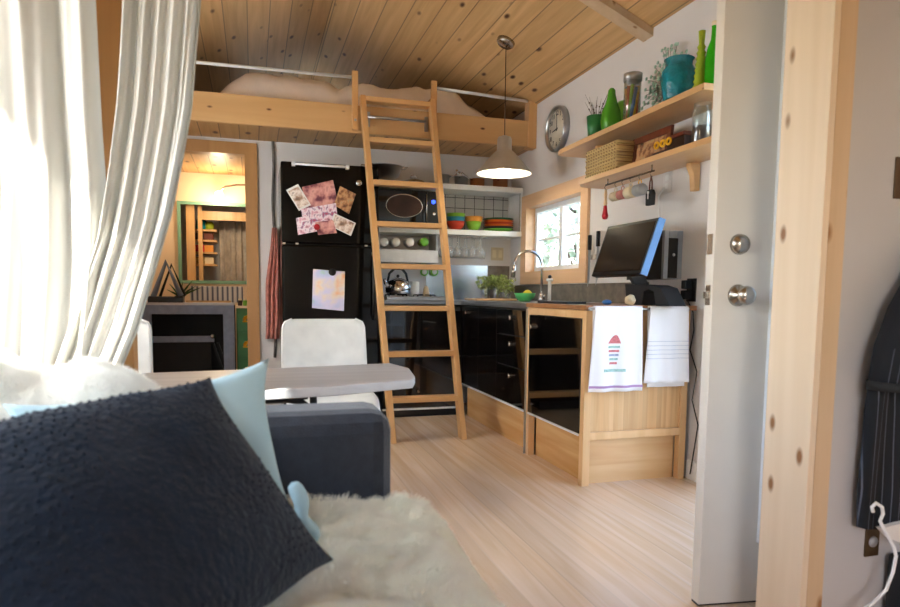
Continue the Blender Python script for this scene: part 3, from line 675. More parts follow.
# ---------------------------------------------------------------- cutting board, herbs, bowl, tap
c0, c1 = at(476, 297, y=5.1), at(516, 297, y=5.1)
tag(MB().box(1.66, 2.0, 4.86, 5.16, CT, CT+.018).build('cutting_board', 'plinth_x', bevel=.005), 'thin wooden cutting board on the worktop under the herb jars', 'cutting board')
random.seed(11)
for jx, jy, jh, lab in ((1.82, 5.09, .1, 'glass jar of leafy green herbs, the left one on the cutting board'), (1.90, 5.03, .11, 'glass jar of leafy green herbs, the middle one on the cutting board'), (1.93, 4.92, .075, 'short glass jar of herbs at the right edge of the cutting board')):
    t = thing('herb_jar', lab, 'plant', (jx, jy, CT+.018), 'herb jars on the cutting board')
    MB().lathe([(0, 0), (.034, 0), (.036, .006), (.036, jh*.8), (.03, jh*.9), (.031, jh), (.028, jh), (.033, jh*.78), (.033, .006), (0, .006)], (jx, jy, CT+.018), seg=20).build('jar', 'clear_glass', t)
    mb = MB()
    for i in range(130):
        a = random.uniform(0, 6.28); r_ = .075*random.random()**.6; z = CT+.018+jh*.75+random.uniform(0, .10); p = Vector((jx+r_*math.cos(a), jy+r_*math.sin(a), z)); s_ = .017
        if p.y > YB-.03: continue
        q = [p+Vector((random.uniform(-s_, s_), random.uniform(-s_, s_), random.uniform(-s_, s_))) for _ in range(4)]
        mb.bm.faces.new([mb.bm.verts.new(v) for v in q])
    for i in range(14):
        a = random.uniform(0, 6.28); mb.tube([(jx, jy, CT+.03), (jx+.05*math.cos(a), jy+.05*math.sin(a), CT+.018+jh+.08)], .0015, 5)
    mb.build('leaves', 'herb', t)
gx, gy = at(527, 296, y=4.62).x, 4.62
gx, gy = 1.80, 4.50
g = at(525, 297, z=CT+.03)
gy = 4.45; gx = at(525, 290, y=gy).x
tag(MB().lathe(bowl_prof(.078, .062), (gx, gy, CT), seg=32).build('green_bowl', 'bowl_green'), 'small green bowl holding a lemon slice beside the tap', 'bowl')
tag(MB().lathe([(0, -.006), (.036, -.006), (.038, 0), (.036, .006), (0, .006)], (gx+.02, gy, CT+.048), 'Y', 24).build('lemon_slice', 'lemon'), 'yellow lemon slice standing up in the green bowl', 'lemon')
ty = 4.62; t0 = at(541.5, 292, y=ty); tx = t0.x
tp = thing('kitchen_tap', 'tall arched chrome kitchen tap in front of the window', 'tap', (tx, ty, CT))
MB().lathe([(0, 0), (.028, 0), (.026, .02), (.02, .05), (.016, .06), (0, .06)], (tx, ty, CT)).build('base', 'chrome', tp)
ptop = at(528, 251, y=ty); head = at(514.5, 262, y=ty)
R_ = (tx-head.x)/2
pts = [(tx, ty, CT+.05), (tx, ty, ptop.z-R_)]+[(tx-R_+R_*math.cos(a), ty, ptop.z-R_+R_*math.sin(a)) for a in [PI*i/14 for i in range(1, 15)]]
MB().tube(pts, .010, 12).build('spout', 'chrome', tp)
MB().cyl((head.x, ty, ptop.z-R_+.005), (head.x-.012, ty, ptop.z-R_-.085), .013, .019).build('spray_head', 'nickel', tp)
MB().tube([(tx, ty-.025, CT+.035), (tx+.0, ty-.06, CT+.05)], .006, 8).build('lever', 'chrome', tp)
sx = at(549.5, 290, y=4.45).x
tp = thing('soap_dispenser', 'slim white filter tap with a black button right of the chrome tap', 'dispenser', (sx, 4.45, CT))
MB().cyl((sx, 4.45, CT), (sx, 4.45, CT+.15), .013).build('body', 'white_gloss', tp)
MB().cyl((sx, 4.45, CT+.15), (sx, 4.45, CT+.17), .024).build('collar', 'white_gloss', tp)
MB().ball((sx, 4.45, CT+.182), .014).build('button', 'satin_black', tp)
# ================================================================ FRIDGE
fx0, fx1, fy0, fz1 = .203, .905, 4.90, 1.885
fg = thing('fridge', 'tall black fridge freezer with photos on its upper door', 'fridge', ((fx0+fx1)/2, 5.2, 0))
MB().box(fx0+.005, fx1-.005, fy0+.055, YB-.01, .03, fz1-.005).build('body', 'fridge_black', fg)
zdv = at(310, 244, y=fy0).z
d1 = MB().box(fx0, fx1, fy0, fy0+.05, zdv+.008, fz1).build('freezer_door', 'fridge_black', fg, bevel=.012)
d2 = MB().box(fx0, fx1, fy0, fy0+.05, .09, zdv-.008).build('fridge_door', 'fridge_black', fg, bevel=.012)
MB().tube([(fx1-.045, fy0, zdv+.05), (fx1-.045, fy0-.04, zdv+.09), (fx1-.045, fy0-.04, zdv+.36), (fx1-.045, fy0, zdv+.4)], .013, 10).build('handle', 'satin_black', d1)
MB().tube([(fx1-.045, fy0, zdv-.05), (fx1-.045, fy0-.04, zdv-.09), (fx1-.045, fy0-.04, zdv-.5), (fx1-.045, fy0, zdv-.54)], .013, 10).build('handle', 'satin_black', d2)
for px in (284, 297, 366): q = at(px, 243.5, y=fy0-.002); MB().box(q.x-.01, q.x+.01, fy0-.004, fy0+.02, zdv-.006, zdv+.006).build('hinge_cap', 'nickel', fg)
MB().box(fx0+.01, fx1-.01, fy0+.02, fy0+.05, .02, .085).build('kick_grille', 'dull_black', fg)
q = at(359, 183, y=fy0); MB().lathe([(0, -.006), (.02, -.006), (.024, 0), (0, 0)], (q.x, fy0, q.z), 'Y').build('badge', 'chrome', d1)
a, b_ = at(292, 163.5, y=fy0-.03), at(349, 167.5, y=fy0-.03)
t = thing('towel_bar', 'pale magnetic towel bar at the top of the freezer door', 'rail', ((a.x+b_.x)/2, fy0-.02, a.z-.02))
MB().tube([(a.x, fy0-.03, a.z), (b_.x, fy0-.03, a.z)], .009, 10).build('bar', 'white_metal', t)
for x in (a.x+.01, b_.x-.01): MB().box(x-.012, x+.012, fy0-.04, fy0, a.z-.014, a.z+.014).build('bracket', 'white_metal', t)
def card(name, corners, y, th, m, label, cat, border=None, bm_='plate_white'):
    P = [at(px, py, y=y) for px, py in corners]
    if border:
        c = sum(P, Vector())/4; t = thing(name, label, cat, (c.x, y, min(p.z for p in P)))
        MB().hexa([Vector((p.x, y+th, p.z)) for p in P]+[Vector((p.x, y, p.z)) for p in P]).build('paper', bm_, t)
        I = [c+(p-c)*(1-border) for p in P]
        MB().hexa([Vector((p.x, y+.0002, p.z)) for p in I]+[Vector((p.x, y-.0008, p.z)) for p in I]).build('picture', m, t)
        return t
    o = MB().hexa([Vector((p.x, y+th, p.z)) for p in P]+[Vector((p.x, y, p.z)) for p in P]).build(name, m)
    return tag(o, label, cat)
yf = fy0-.002
card('photo_print', [(302, 187), (333, 180), (338, 203), (307, 214)], yf, .0015, 'photo_a', 'large pink toned photo of faces at the top of the fridge cluster', 'photo')
card('photo_print', [(286, 190), (298, 184), (311, 205), (299, 211)], yf-.0025, .0015, 'photo_b', 'small white bordered photo tilted at the left of the cluster', 'photo', .18)
card('photo_print', [(340, 186), (356, 194), (349, 214), (334, 205)], yf-.0025, .0015, 'photo_d', 'brown toned photo tilted at the upper right of the cluster', 'photo')
card('photo_print', [(301, 209), (336, 203), (338, 222), (304, 228)], yf-.005, .0015, 'photo_c', 'busy pink and white group photo in the middle of the cluster', 'photo')
card('photo_print', [(296, 218), (317, 214), (319, 231), (298, 235)], yf-.0075, .0015, 'photo_c', 'photo at the lower left of the cluster beside the red magnet', 'photo')
card('photo_print', [(334, 213), (356, 223), (351, 236), (330, 226)], yf-.0075, .0015, 'photo_b', 'white bordered photo tilted down at the lower right of the cluster', 'photo', .15)
card('photo_print', [(315, 222), (333, 220), (337, 233), (318, 235)], yf-.010, .0015, 'photo_a', 'small pink photo at the bottom middle of the cluster', 'photo')
q = at(317, 227, y=yf-.016); tag(MB().lathe([(0, -.006), (.02, -.004), (.022, 0), (0, 0)], (q.x, yf-.011, q.z), 'Y').build('fridge_magnet', 'red'), 'round red magnet holding the lower left photo', 'magnet')
card('child_painting', [(313, 269), (345, 271.5), (344, 311), (312, 308)], yf, .0015, 'kid_paint', "child's watercolour painting on the lower fridge door", 'painting')
q = at(332.5, 272, y=yf-.01); tag(MB().lathe([(0, -.012), (.022, -.01), (.027, 0), (0, 0)], (q.x, yf-.001, q.z), 'Y').build('fridge_magnet', 'dull_black'), 'round black magnet holding the child\'s painting', 'magnet')
# conduit and scarf between doorway and fridge
q = at(273, 160, y=YB-.015)
pts = [(q.x+.006*math.sin(i*.9), YB-.015, 2.143-i*.09) for i in range(20)]
tag(MB().tube(pts, .011, 8).build('cable_conduit', 'grey_conduit'), 'dark grey cable running down the wall beside the fridge', 'cable')
s0 = at(275, 228, y=YB-.04)
def scf(u, v):
    z = s0.z-.0-v*.88; w = .02+.045*min(1, v*2.2)
    x = s0.x-.005-.028*v+(u-.5)*2*w*.8+.004*math.sin(v*9); y = YB-.05+.016*math.sin(u*19+v*3)
    return Vector((x, y, z))
t = thing('scarf', 'terracotta pink scarf hanging in folds left of the fridge', 'scarf', (s0.x, YB-.05, s0.z-.88))
MB().grid(scf, 30, 24).build('cloth', 'terra_scarf', t, solid=.006)
MB().tube([(s0.x, YB, s0.z+.0), (s0.x, YB-.05, s0.z), (s0.x, YB-.055, s0.z+.02)], .004, 8).build('hook', 'nickel', t)
# ================================================================ RIGHT WALL SHELVES
SX = 1.95
t = thing('upper_shelf', 'long pine shelf, the upper one, carrying green and teal glass', 'shelf', (2.07, 3.3, 1.885))
MB().prism([(SX, 2.60), (XR-.001, 2.60), (XR-.001, 4.12), (SX+.05, 4.12), (SX+.012, 4.10), (SX, 4.05)], 'Z', 1.885, 1.915).build('board', 'shelf_pine', t, bevel=.003)
MB().prism([(XR-.002, 1.885), (XR-.14, 1.885), (XR-.14, 1.865), (XR-.04, 1.78), (XR-.04, 1.745), (XR-.002, 1.745)], 'Y', 3.75, 3.78).build('bracket', 'shelf_pine', t)
LZ = 1.668
t = thing('lower_shelf', 'pine shelf, the lower one, with hooks and mugs hanging beneath', 'shelf', (2.07, 3.1, 1.64))
MB().prism([(SX, 2.50), (XR-.001, 2.50), (XR-.001, 3.86), (SX+.05, 3.84), (SX, 3.76)], 'Z', LZ-.028, LZ).build('board', 'shelf_pine', t, bevel=.003)
yb_ = at(693.5, 165, x=2.17).y
MB().prism([(XR-.002, LZ-.03), (XR-.06, LZ-.03), (XR-.06, LZ-.05), (XR-.04, LZ-.09), (XR-.032, LZ-.17), (XR-.002, LZ-.17)], 'Y', yb_-.02, yb_+.02).build('bracket', 'shelf_pine', t, bevel=.004)
TU = 1.915
def sy(px, py, X): return at(px, py, x=X).y
def pot_y(px, X, z=1.95):
    # y along the shelf at which a pixel column meets the line x=X
    lo = at(px, 120, x=X).y; return lo
X = 2.05
Y1 = pot_y(596, X)
t = thing('green_pot', 'dark green glass pot with dry twigs at the far end of the upper shelf', 'pot', (X, Y1, TU))
MB().lathe([(0, 0), (.045, 0), (.058, .145), (.055, .145), (.043, .006), (0, .006)], (X, Y1, TU)).build('pot', 'green_pot', t)
random.seed(2); mb = MB()
for i in range(16):
    a = random.uniform(0, 6.28); r_ = random.uniform(.03, .09); h = random.uniform(.18, .30)
    mb.tube([(X, Y1, TU+.03), (X+r_*.4*math.cos(a), Y1+r_*.4*math.sin(a), TU+h*.7), (X+r_*math.cos(a)*.8, Y1+r_*math.sin(a), TU+h)], [.0015, .0015, .001], 4)
    mb.ball((X+r_*.5*math.cos(a), Y1+r_*.6*math.sin(a), TU+h*.8), .005, 6)
mb.build('twigs', 'brass_dark', t)
Y2 = pot_y(611, X)
tag(MB().lathe([(0, 0), (.045, 0), (.058, .035), (.062, .075), (.054, .13), (.036, .175), (.024, .22), (.021, .25), (.012, .262), (0, .264)], (X, Y2, TU)).build('gourd_vase', 'green_vase'), 'pear shaped green vase between the twig pot and the pen canister', 'vase')
Y3 = pot_y(624.5, 2.135)
tag(MB().lathe([(0, 0), (.05, 0), (.058, .05), (.058, .17), (.045, .19), (0, .19)], (2.138, Y3, TU)).build('green_jar', 'apple_green'), 'squat green jar half hidden behind the pear shaped vase', 'jar')
Y4 = pot_y(631.5, X)
t = thing('pen_canister', 'glass canister with steel lid full of coloured pens on the upper shelf', 'canister', (X, Y4, TU))
MB().lathe([(0, 0), (.047, 0), (.048, .235), (.045, .235), (.044, .006), (0, .006)], (X, Y4, TU)).build('jar', 'clear_glass', t)
MB().lathe([(0, .235), (.051, .235), (.052, .275), (.035, .28), (0, .28)], (X, Y4, TU)).build('lid', 'steel', t)
random.seed(4)
for i, cc in enumerate(('red', 'yellow', 'bowl_teal', 'bowl_orange', 'plate_rust', 'apple_green', 'blue_edge', 'yellow', 'red', 'bowl_orange')):
    a = i*2*PI/10; MB().cyl((X+.022*math.cos(a), Y4+.022*math.sin(a), TU+.008), (X+.034*math.cos(a+1), Y4+.034*math.sin(a+1), TU+.195+.008*(i % 3)), .0098, seg=8).build('pen', cc, t)
# wire tree ornament on the wall side
Y5 = pot_y(665, 2.15); t = thing('wire_tree', 'pale green wire tree ornament with leaf tips behind the teal vase', 'ornament', (2.15, Y5, TU))
random.seed(8); mb = MB(); lf = MB(); c0 = Vector((2.15, Y5-.02, TU+.002))
mb.tube([c0, c0+Vector((0, 0, .15))], .004, 6)
mb.box(c0.x-.03, c0.x+.03, c0.y-.03, c0.y+.03, TU, TU+.006)
for i in range(40):
    a = -2.5+5.0*i/39; L_ = random.uniform(.13, .235); b0 = c0+Vector((0, 0, .15))
    p = b0+Vector((random.uniform(-.012, .012), math.sin(a)*L_, max(-.12, math.cos(a)*L_)))
    mb.tube([b0, (b0+p)/2+Vector((0, 0, .01)), p], .0013, 4)
    for j in range(4):
        q = b0.lerp(p, .55+.15*j)+Vector((0, random.uniform(-.014, .014), random.uniform(-.012, .012))); lf.ball(q, .013, 6, (.3, 1, .7))
mat('pale_green', '9dbda8', .6, var=.2)
mb.build('wire', 'brass_dark', t); lf.build('leaf_tips', 'pale_green', t)
Y6 = pot_y(677, 2.05)
t = thing('teal_vase', 'large ribbed teal glass vase on the upper shelf', 'vase', (2.05, Y6, TU))
MB().lathe([(0, 0), (.062, 0), (.072, .03), (.088, .12), (.088, .15), (.068, .178), (.064, .205), (.074, .215), (.07, .218), (.058, .205), (.062, .178), (.08, .15), (.08, .12), (.064, .03), (0, .008)], (2.05, Y6, TU), seg=40).build('body', 'teal_glass', t)
Y7 = pot_y(698.5, 2.04)
pr = [(0, 0), (.03, 0)]
for i in range(8):
    r_ = .031-.0022*i; z = .03+i*.026; pr += [(r_+.004, z), (r_-.004, z+.013)]
pr += [(.014, .25), (.016, .285), (0, .285)]
tag(MB().lathe(pr, (2.04, Y7, TU)).build('bubble_bottle', 'lime_glass'), 'slender lime green bottle with bubbled sides right of the teal vase', 'bottle')
Y8 = pot_y(711, 2.05)
t = thing('swing_top_bottle', 'bright green glass bottle with swing top beside the door edge', 'bottle', (2.05, Y8, TU))
MB().lathe([(0, 0), (.036, 0), (.038, .01), (.038, .13), (.03, .18), (.016, .22), (.013, .27), (.015, .28), (0, .28)], (2.05, Y8, TU)).build('glass', 'green_glass', t)
MB().lathe([(0, .28), (.014, .28), (.015, .30), (0, .303)], (2.05, Y8, TU)).build('stopper', 'wick_pale', t)
MB().tube([(2.05, Y8-.014, TU+.25), (2.05, Y8+.022, TU+.24), (2.05, Y8+.02, TU+.28), (2.05, Y8+.008, TU+.297)], .0015, 5).build('wire_bail', 'nickel', t)
# lower shelf contents
ya_, yb2 = pot_y(588, 1.985), at(617.5, 150, x=1.985).y
t = thing('wicker_basket', 'square woven wicker basket at the far end of the lower shelf', 'basket', (2.05, (ya_+yb2)/2, LZ))
mb = MB(); n0 = 0
x0_, x1_, h_ = 1.985, 2.115, .145
for lv in range(10):
    z = LZ+.004+lv*.0165; off = .003 if lv % 2 else 0
    mb.tube([(x0_+off, yb2+off, z+.008), (x1_-off, yb2+off, z+.008), (x1_-off, ya_-off, z+.008), (x0_+off, ya_-off, z+.008)], .0095, 8, True)
mb.build('weave', 'wicker', t)
MB().box(x0_+.006, x1_-.006, yb2+.006, ya_-.006, LZ+.001, LZ+.012).build('bottom', 'wicker', t)
MB().box(x0_+.009, x1_-.009, yb2+.009, ya_-.009, LZ+.10, LZ+.13).build('contents', 'grey_cloth', t)
a, b_ = at(631, 145, x=2.08).y, at(672.5, 135, x=2.10).y
fh = .178
t = thing('picture_frame', 'dark brown wooden picture frame leaning on the lower shelf', 'picture frame', (2.1, (a+b_)/2, LZ))
mb = MB(); w_ = .038
def leanbox(mb, y0, y1, z0, z1, d0=.0, d1=.018):
    k_ = .10
    mb.hexa([(2.075+d0+(z0)*k_, y0, LZ+z0), (2.075+d1+(z0)*k_, y0, LZ+z0), (2.075+d1+z0*k_, y1, LZ+z0), (2.075+d0+z0*k_, y1, LZ+z0),
             (2.075+d0+z1*k_, y0, LZ+z1), (2.075+d1+z1*k_, y0, LZ+z1), (2.075+d1+z1*k_, y1, LZ+z1), (2.075+d0+z1*k_, y1, LZ+z1)])
leanbox(mb, b_, a, 0, w_); leanbox(mb, b_, a, fh-w_, fh); leanbox(mb, b_, b_+w_, w_, fh-w_); leanbox(mb, a-w_, a, w_, fh-w_)
mb.build('frame', 'brown_frame', t, bevel=.002)
mb = MB(); leanbox(mb, b_+w_, a-w_, w_, fh-w_, .008, .014); mb.build('picture', 'photo_d', t)
gy_ = [at(p, 134, x=1.995).y for p in (657, 663, 669)]
t = thing('yellow_ornament', 'row of three small yellow flower rings in front of the brown frame', 'ornament', (1.995, gy_[1], LZ))
for i, yy in enumerate(gy_):
    z = LZ+.060
    MB().tube([(1.995, yy+.017*math.cos(2*PI*k/14), z+.015*math.sin(2*PI*k/14)) for k in range(14)], .006, 8, True).build('ring', 'yellow', t)
MB().box(1.985, 2.005, gy_[2]-.015, gy_[0]+.015, LZ, LZ+.022).build('base', 'dark_brown', t)
a, b_ = pot_y(676, 2.1), pot_y(694, 2.1)
t = thing('wooden_box', 'dark brown box tucked between the brown frame and the glass jar', 'box', (2.11, (a+b_)/2, LZ))
MB().box(2.05, 2.17, b_, a, LZ, LZ+.085).build('body', 'dark_brown', t, bevel=.003)
MB().box(2.045, 2.175, b_-.004, a+.004, LZ+.086, LZ+.105).build('lid', 'brown_frame', t, bevel=.003)
Y9 = at(704, 125, x=2.04).y
t = thing('storage_jar', 'clear glass storage jar of dark beans on the lower shelf', 'jar', (2.03, Y9, LZ))
MB().lathe([(0, 0), (.042, 0), (.047, .01), (.047, .145), (.038, .165), (.040, .19), (.036, .19), (.034, .165), (.043, .143), (.043, .01), (0, .008)], (2.03, Y9, LZ)).build('glass', 'clear_glass', t)
MB().lathe([(0, .009), (.041, .010), (.041, .085), (0, .09)], (2.03, Y9, LZ)).build('beans', 'dark_brown', t)
# hook rail with things hung from it
RZr = LZ-.062; ra, rb = at(606, 184, x=2.0).y, at(654, 172, x=2.0).y
hr = thing('hook_rail', 'thin dark hook rail hung under the lower shelf', 'rail', (2.0, (ra+rb)/2, RZr))
MB().tube([(2.0, ra, RZr), (2.0, rb, RZr)], .005, 8).build('bar', 'brass_dark', hr)
for yy in (ra-.02, rb+.02): MB().cyl((2.0, yy, RZr), (2.0, yy, LZ-.0285), .004, seg=8).build('bracket', 'nickel', hr)
items = [(606, 'utensil'), (616, 'mug'), (623, 'mug'), (631, 'mug'), (640, 'mug'), (651, 'pouch')]
mugm = {616: ('tan_paper', 'small cream mug, the second thing from the left on the rail'), 623: ('terra_scarf', 'small pink patterned mug on the rail'), 631: ('wick_pale', 'pale yellow mug in the middle of the rail'), 640: ('silver_plastic', 'grey mug on the rail next to the black pouch')}
for px, kd in items:
    yy = at(px, 182, x=2.0).y
    MB().tube([(2.0, yy, RZr), (1.992, yy, RZr-.012), (2.0, yy, RZr-.03), (2.008, yy, RZr-.024)], .0018, 6).build('hook', 'nickel', hr)
    z = RZr-.024
    if kd == 'mug':
        m_, lab = mugm[px]; r_ = .026 if px < 630 else .032
        t = thing('mug', lab, 'mug', (2.0, yy, z-.085), 'small mugs hung from the hook rail')
        MB().lathe([(0, -.032), (r_*.9, -.032), (r_, -.026), (r_, .032), (r_-.003, .032), (r_-.003, -.027), (0, -.028)], (2.0, yy, z-.055), 'Y', 20).build('body', m_, t)
        MB().tube([(2.0, yy+.014*math.cos(a), z-.055+r_+.008+.012*math.sin(a)) for a in [PI*(-.25+1.5*k/10) for k in range(11)]], .003, 6).build('handle', 'yellow' if px == 640 else m_, t)
    elif kd == 'utensil':
        t = thing('pastry_tool', 'hanging kitchen tool with wooden handle and dark red head', 'utensil', (2.0, yy, z-.17))
        MB().lathe([(0, 0), (.007, -.004), (.011, -.03), (.008, -.055), (.012, -.085), (.008, -.095), (0, -.095)], (2.0, yy, z), seg=16).build('handle', 'pine_fresh', t)
        MB().lathe([(0, -.093), (.010, -.095), (.013, -.125), (.019, -.155), (.014, -.172), (0, -.176)], (2.0, yy, z), seg=16).build('head', 'red', t)
    else:
        t = thing('key_pouch', 'black pouch with brown strap and keys hung at the right of the rail', 'pouch', (2.0, yy, z-.15))
        MB().tube([(2.0, yy-.012, z-.075), (2.0, yy-.01, z-.03), (2.0, yy, z), (2.0, yy+.01, z-.03), (2.0, yy+.012, z-.075)], .004, 6).build('strap', 'brown_frame', t)
        MB().prism([(yy-.028, z-.15), (yy+.028, z-.15), (yy+.03, z-.09), (yy+.018, z-.07), (yy-.018, z-.07), (yy-.03, z-.09)], 'X', 1.988, 2.012).build('pouch', 'dull_black', t, bevel=.004)
        mb = MB(); mb.lathe([(0, -.002), (.008, -.002), (.008, .002), (0, .002)], (1.984, yy, z-.085), 'X', 14); mb.box(1.983, 1.986, yy-.003, yy+.003, z-.118, z-.09); mb.build('key', 'plate_white', t)
q = at(668, 182, x=XR)
t = thing('wall_outlet', 'white outlet plate on the right wall under the lower pine shelf', 'outlet', (XR-.004, q.y, q.z-.06))
MB().box(XR-.006, XR, q.y-.037, q.y+.037, q.z-.058, q.z+.058).build('plate', 'plate_white', t, bevel=.002)
for s in (-.022, .022): MB().box(XR-.009, XR-.005, q.y-.015, q.y+.015, q.z+s-.014, q.z+s+.014).build('socket', 'white_gloss', t)
q2 = at(659, 225, x=XR-.008)
MB().tube([(XR-.012, q.y+.02, q.z-.03), (XR-.008, q.y+.07, q.z-.07), (XR-.008, q2.y, q2.z), (XR-.008, q2.y-.01, q2.z-.12)], .004, 6).build('power_cord', 'cable_white', t)
# ---------------------------------------------------------------- computer corner
DT = CT+.002
mo = thing('monitor', 'black flat monitor tilted back, with a blue side edge', 'monitor', (1.9, 3.06, 1.05))
xt, xb = 1.925, 1.83
A = at(606.5, 227, x=xt); B = at(656.5, 217.5, x=xt); Cc = at(643, 275, x=xb); D = at(592.5, 275, x=xb)
zt, zb = (A.z+B.z)/2, (Cc.z+D.z)/2
ynr, yfr = (B.y+Cc.y)/2, (A.y+D.y)/2
def slabq(mb, y0, y1, s0, s1, d0, d1):
    def P(y, s, d): return (xb+(xt-xb)*s+d, y, zb+(zt-zb)*s-d*.3)
    mb.hexa([P(y0, s0, d0), P(y0, s0, d1), P(y1, s0, d1), P(y1, s0, d0), P(y0, s1, d0), P(y0, s1, d1), P(y1, s1, d1), P(y1, s1, d0)]); return mb
slabq(MB(), ynr+.004, yfr, 0, 1, 0, .035).build('casing', 'satin_black', mo, bevel=.004)
slabq(MB(), ynr+.02, yfr-.018, .07, .94, -.002, .0).build('screen', 'screen', mo)
slabq(MB(), ynr-.006, ynr+.004, 0, 1, 0, .035).build('side_edge', 'blue_edge', mo)
ymid = (ynr+yfr)/2; zc_ = (zb+zt)/2-.04
MB().beam((xb+.07, ymid, zc_), (2.02, ymid-.0, DT+.06), .07, .03, (0, 1, 0)).build('neck', 'satin_black', mo)
mb = MB(); ba, bb_ = at(672, 299, x=1.93).y, at(628, 299, x=1.93).y
PP = [at(a_, b2, x=1.95) for a_, b2 in ((673, 300), (664, 288), (655, 285), (628, 284), (630, 300), (645, 300), (647, 292), (652, 289.5), (657, 292), (659, 300))]
mb.prism([(p.y, max(DT, p.z) if i not in (0, 4, 5, 9) else DT) for i, p in enumerate(PP)], 'X', 1.93, 2.03)
mb.build('stand', 'dull_black', mo, bevel=.004)
fy = 3.06
a, b_ = at(664, 231, y=fy), at(677, 280, y=fy)
X0_, X1_ = 2.085, XR-.004
pc = thing('computer_tower', 'slim silver and black computer mounted upright on the wall', 'computer', (2.14, fy+.17, b_.z))
ztt, zbb = at(670, 231, x=2.14).z, at(670, 279, x=2.14).z
fy = at(664, 255, x=X0_).y
MB().box(X0_, X1_, fy+.02, fy+.36, zbb, ztt).build('casing', 'satin_black', pc, bevel=.003)
MB().box(X0_, X0_+.025, fy, fy+.02, zbb, ztt).box(X1_-.028, X1_, fy, fy+.02, zbb, ztt).box(X0_+.035, X1_-.028, fy+.008, fy+.02, zbb, ztt).build('front_bezel', 'silver_plastic', pc)
MB().box(X0_+.026, X1_-.026, fy+.000, fy+.008, zbb+.005, ztt-.04).build('front_insert', 'gloss_black', pc)
MB().lathe([(0, -.005), (.008, -.004), (.009, .002), (0, .002)], (X0_+.06, fy+.002, (zbb+ztt)/2), 'Y').build('power_button', 'plate_white', pc)
q = at(607, 298, x=1.80)
tag(MB().ball((1.80, q.y, DT+.013), .028, 16, (.8, 1.25, .5)).build('computer_mouse', 'blue_mouse'), 'blue computer mouse on the wooden worktop left of the crumpled paper', 'mouse')
tag(MB().box(1.62, 1.74, 3.24, 3.62, DT, DT+.014).build('keyboard', 'satin_black', bevel=.003), 'flat black keyboard at the front edge of the wooden worktop', 'keyboard')
q = at(630.5, 294, x=1.84)
random.seed(3); mb = MB(); bmesh.ops.create_icosphere(mb.bm, subdivisions=3, radius=.027)
for v in mb.bm.verts: v.co *= 1+.22*noise.noise(v.co*60); v.co += Vector((1.84, q.y, DT+.027))
tag(mb.build('crumpled_paper', 'tan_paper'), 'crumpled pale paper ball beside the black monitor stand', 'paper')
for px, top, bot, lab in ((590, 235, 272, 'thin black handled knife on the wall, nearest the window'), (598.5, 231, 270, 'thick black handled knife on the wall, half behind the monitor')):
    p = at(px, top, x=XR-.03); r_ = at(px, bot, x=XR-.03)
    t = thing('kitchen_knife', lab, 'knife', (XR-.03, p.y, r_.z), 'knives on the wall beside the window')
    MB().box(XR-.04, XR-.02, p.y-.013, p.y+.013, p.z-.10, p.z).build('handle', 'satin_black', t, bevel=.004)
    MB().prism([(p.y-.016, p.z-.10), (p.y+.016, p.z-.10), (p.y+.016, r_.z-.10), (p.y-.010, r_.z-.05)], 'X', XR-.031, XR-.029).build('blade', 'steel', t)
ky = at(592, 255, x=XR-.01)
tag(MB().box(XR-.020, XR-.001, ky.y-.12, ky.y+.03, ky.z-.03, ky.z).build('knife_strip', 'grey_cloth', bevel=.002), 'narrow grey magnetic strip holding knives beside the window trim', 'rack')
q = at(692, 290, x=XR)
t = thing('power_adapter', 'black outlet plate with stacked black plugs beside the door edge', 'plug', (XR-.02, q.y, q.z-.06))
MB().box(XR-.007, XR, q.y-.037, q.y+.037, q.z-.06, q.z+.06).build('plate', 'satin_black', t, bevel=.002)
MB().box(XR-.045, XR-.007, q.y-.008, q.y+.034, q.z+.005, q.z+.05).build('plug', 'dull_black', t, bevel=.006)
MB().box(XR-.05, XR-.007, q.y-.01, q.y+.03, q.z-.05, q.z-.002).build('plug', 'dull_black', t, bevel=.006)
cp = [(693, 312), (694, 330), (690, 350), (697, 372), (692, 400), (698, 425), (694, 450), (690, 474)]
P = [at(a, b_, x=XR-.02) for a, b_ in cp]; P = [Vector((XR-.02, q.y+.01, q.z-.05))]+P; P[-1].z = max(P[-1].z, .02)
MB().tube(P, .0035, 6).build('power_cord', 'cable_black', t)
# ---------------------------------------------------------------- tea towels
ry = 2.885; rz = at(640, 309, y=ry).z
t = thing('towel_rail', 'slim steel towel rail across the side of the bamboo cabinet', 'rail', (1.87, ry, rz))
a, b_ = at(591, 309, y=ry), at(689, 309, y=ry)
MB().tube([(a.x, ry, rz), (b_.x, ry, rz)], .006, 10).build('bar', 'steel', t)
for x in (a.x+.005, b_.x-.005): MB().cyl((x, ry, rz), (x, 2.9205, rz), .010, seg=12).build('bracket', 'steel', t)
def towel(xa, xb_, z_bot_f, z_bot_b, label, seed, back_off=.012, dropr=0):
    t = thing('tea_towel', label, 'towel', ((xa+xb_)/2, ry, z_bot_f), 'white tea towels on the cabinet side')
    rt = rz+.011
    def f(u, v):
        x = xa+(xb_-xa)*u
        wob = .016*math.sin(u*15+seed+v*2)*(.15+abs(v-.45))
        if v < .5:
            k_ = v/.5; z = z_bot_f+(rt-z_bot_f)*k_; z += dropr*u*(1-k_); y = ry-.012-.006*(1-k_)+wob*(1-k_*.6); x = x+(u-.5)*.035*(1-k_)-(1-k_)*.008
        elif v < .62:
            a_ = (v-.5)/.12*PI; z = rt+.003*math.sin(a_); y = ry-.012*math.cos(a_)
        else:
            k_ = (v-.62)/.38; z = rt+(z_bot_b-rt)*k_; y = ry+.012+.003*math.sin(u*15); x += back_off*k_
        return Vector((x, y, z))
    MB().grid(f, 34, 44).build('cloth', 'towel_print', t, solid=.003)
    return t, f
za_ = at(615, 391, y=ry).z
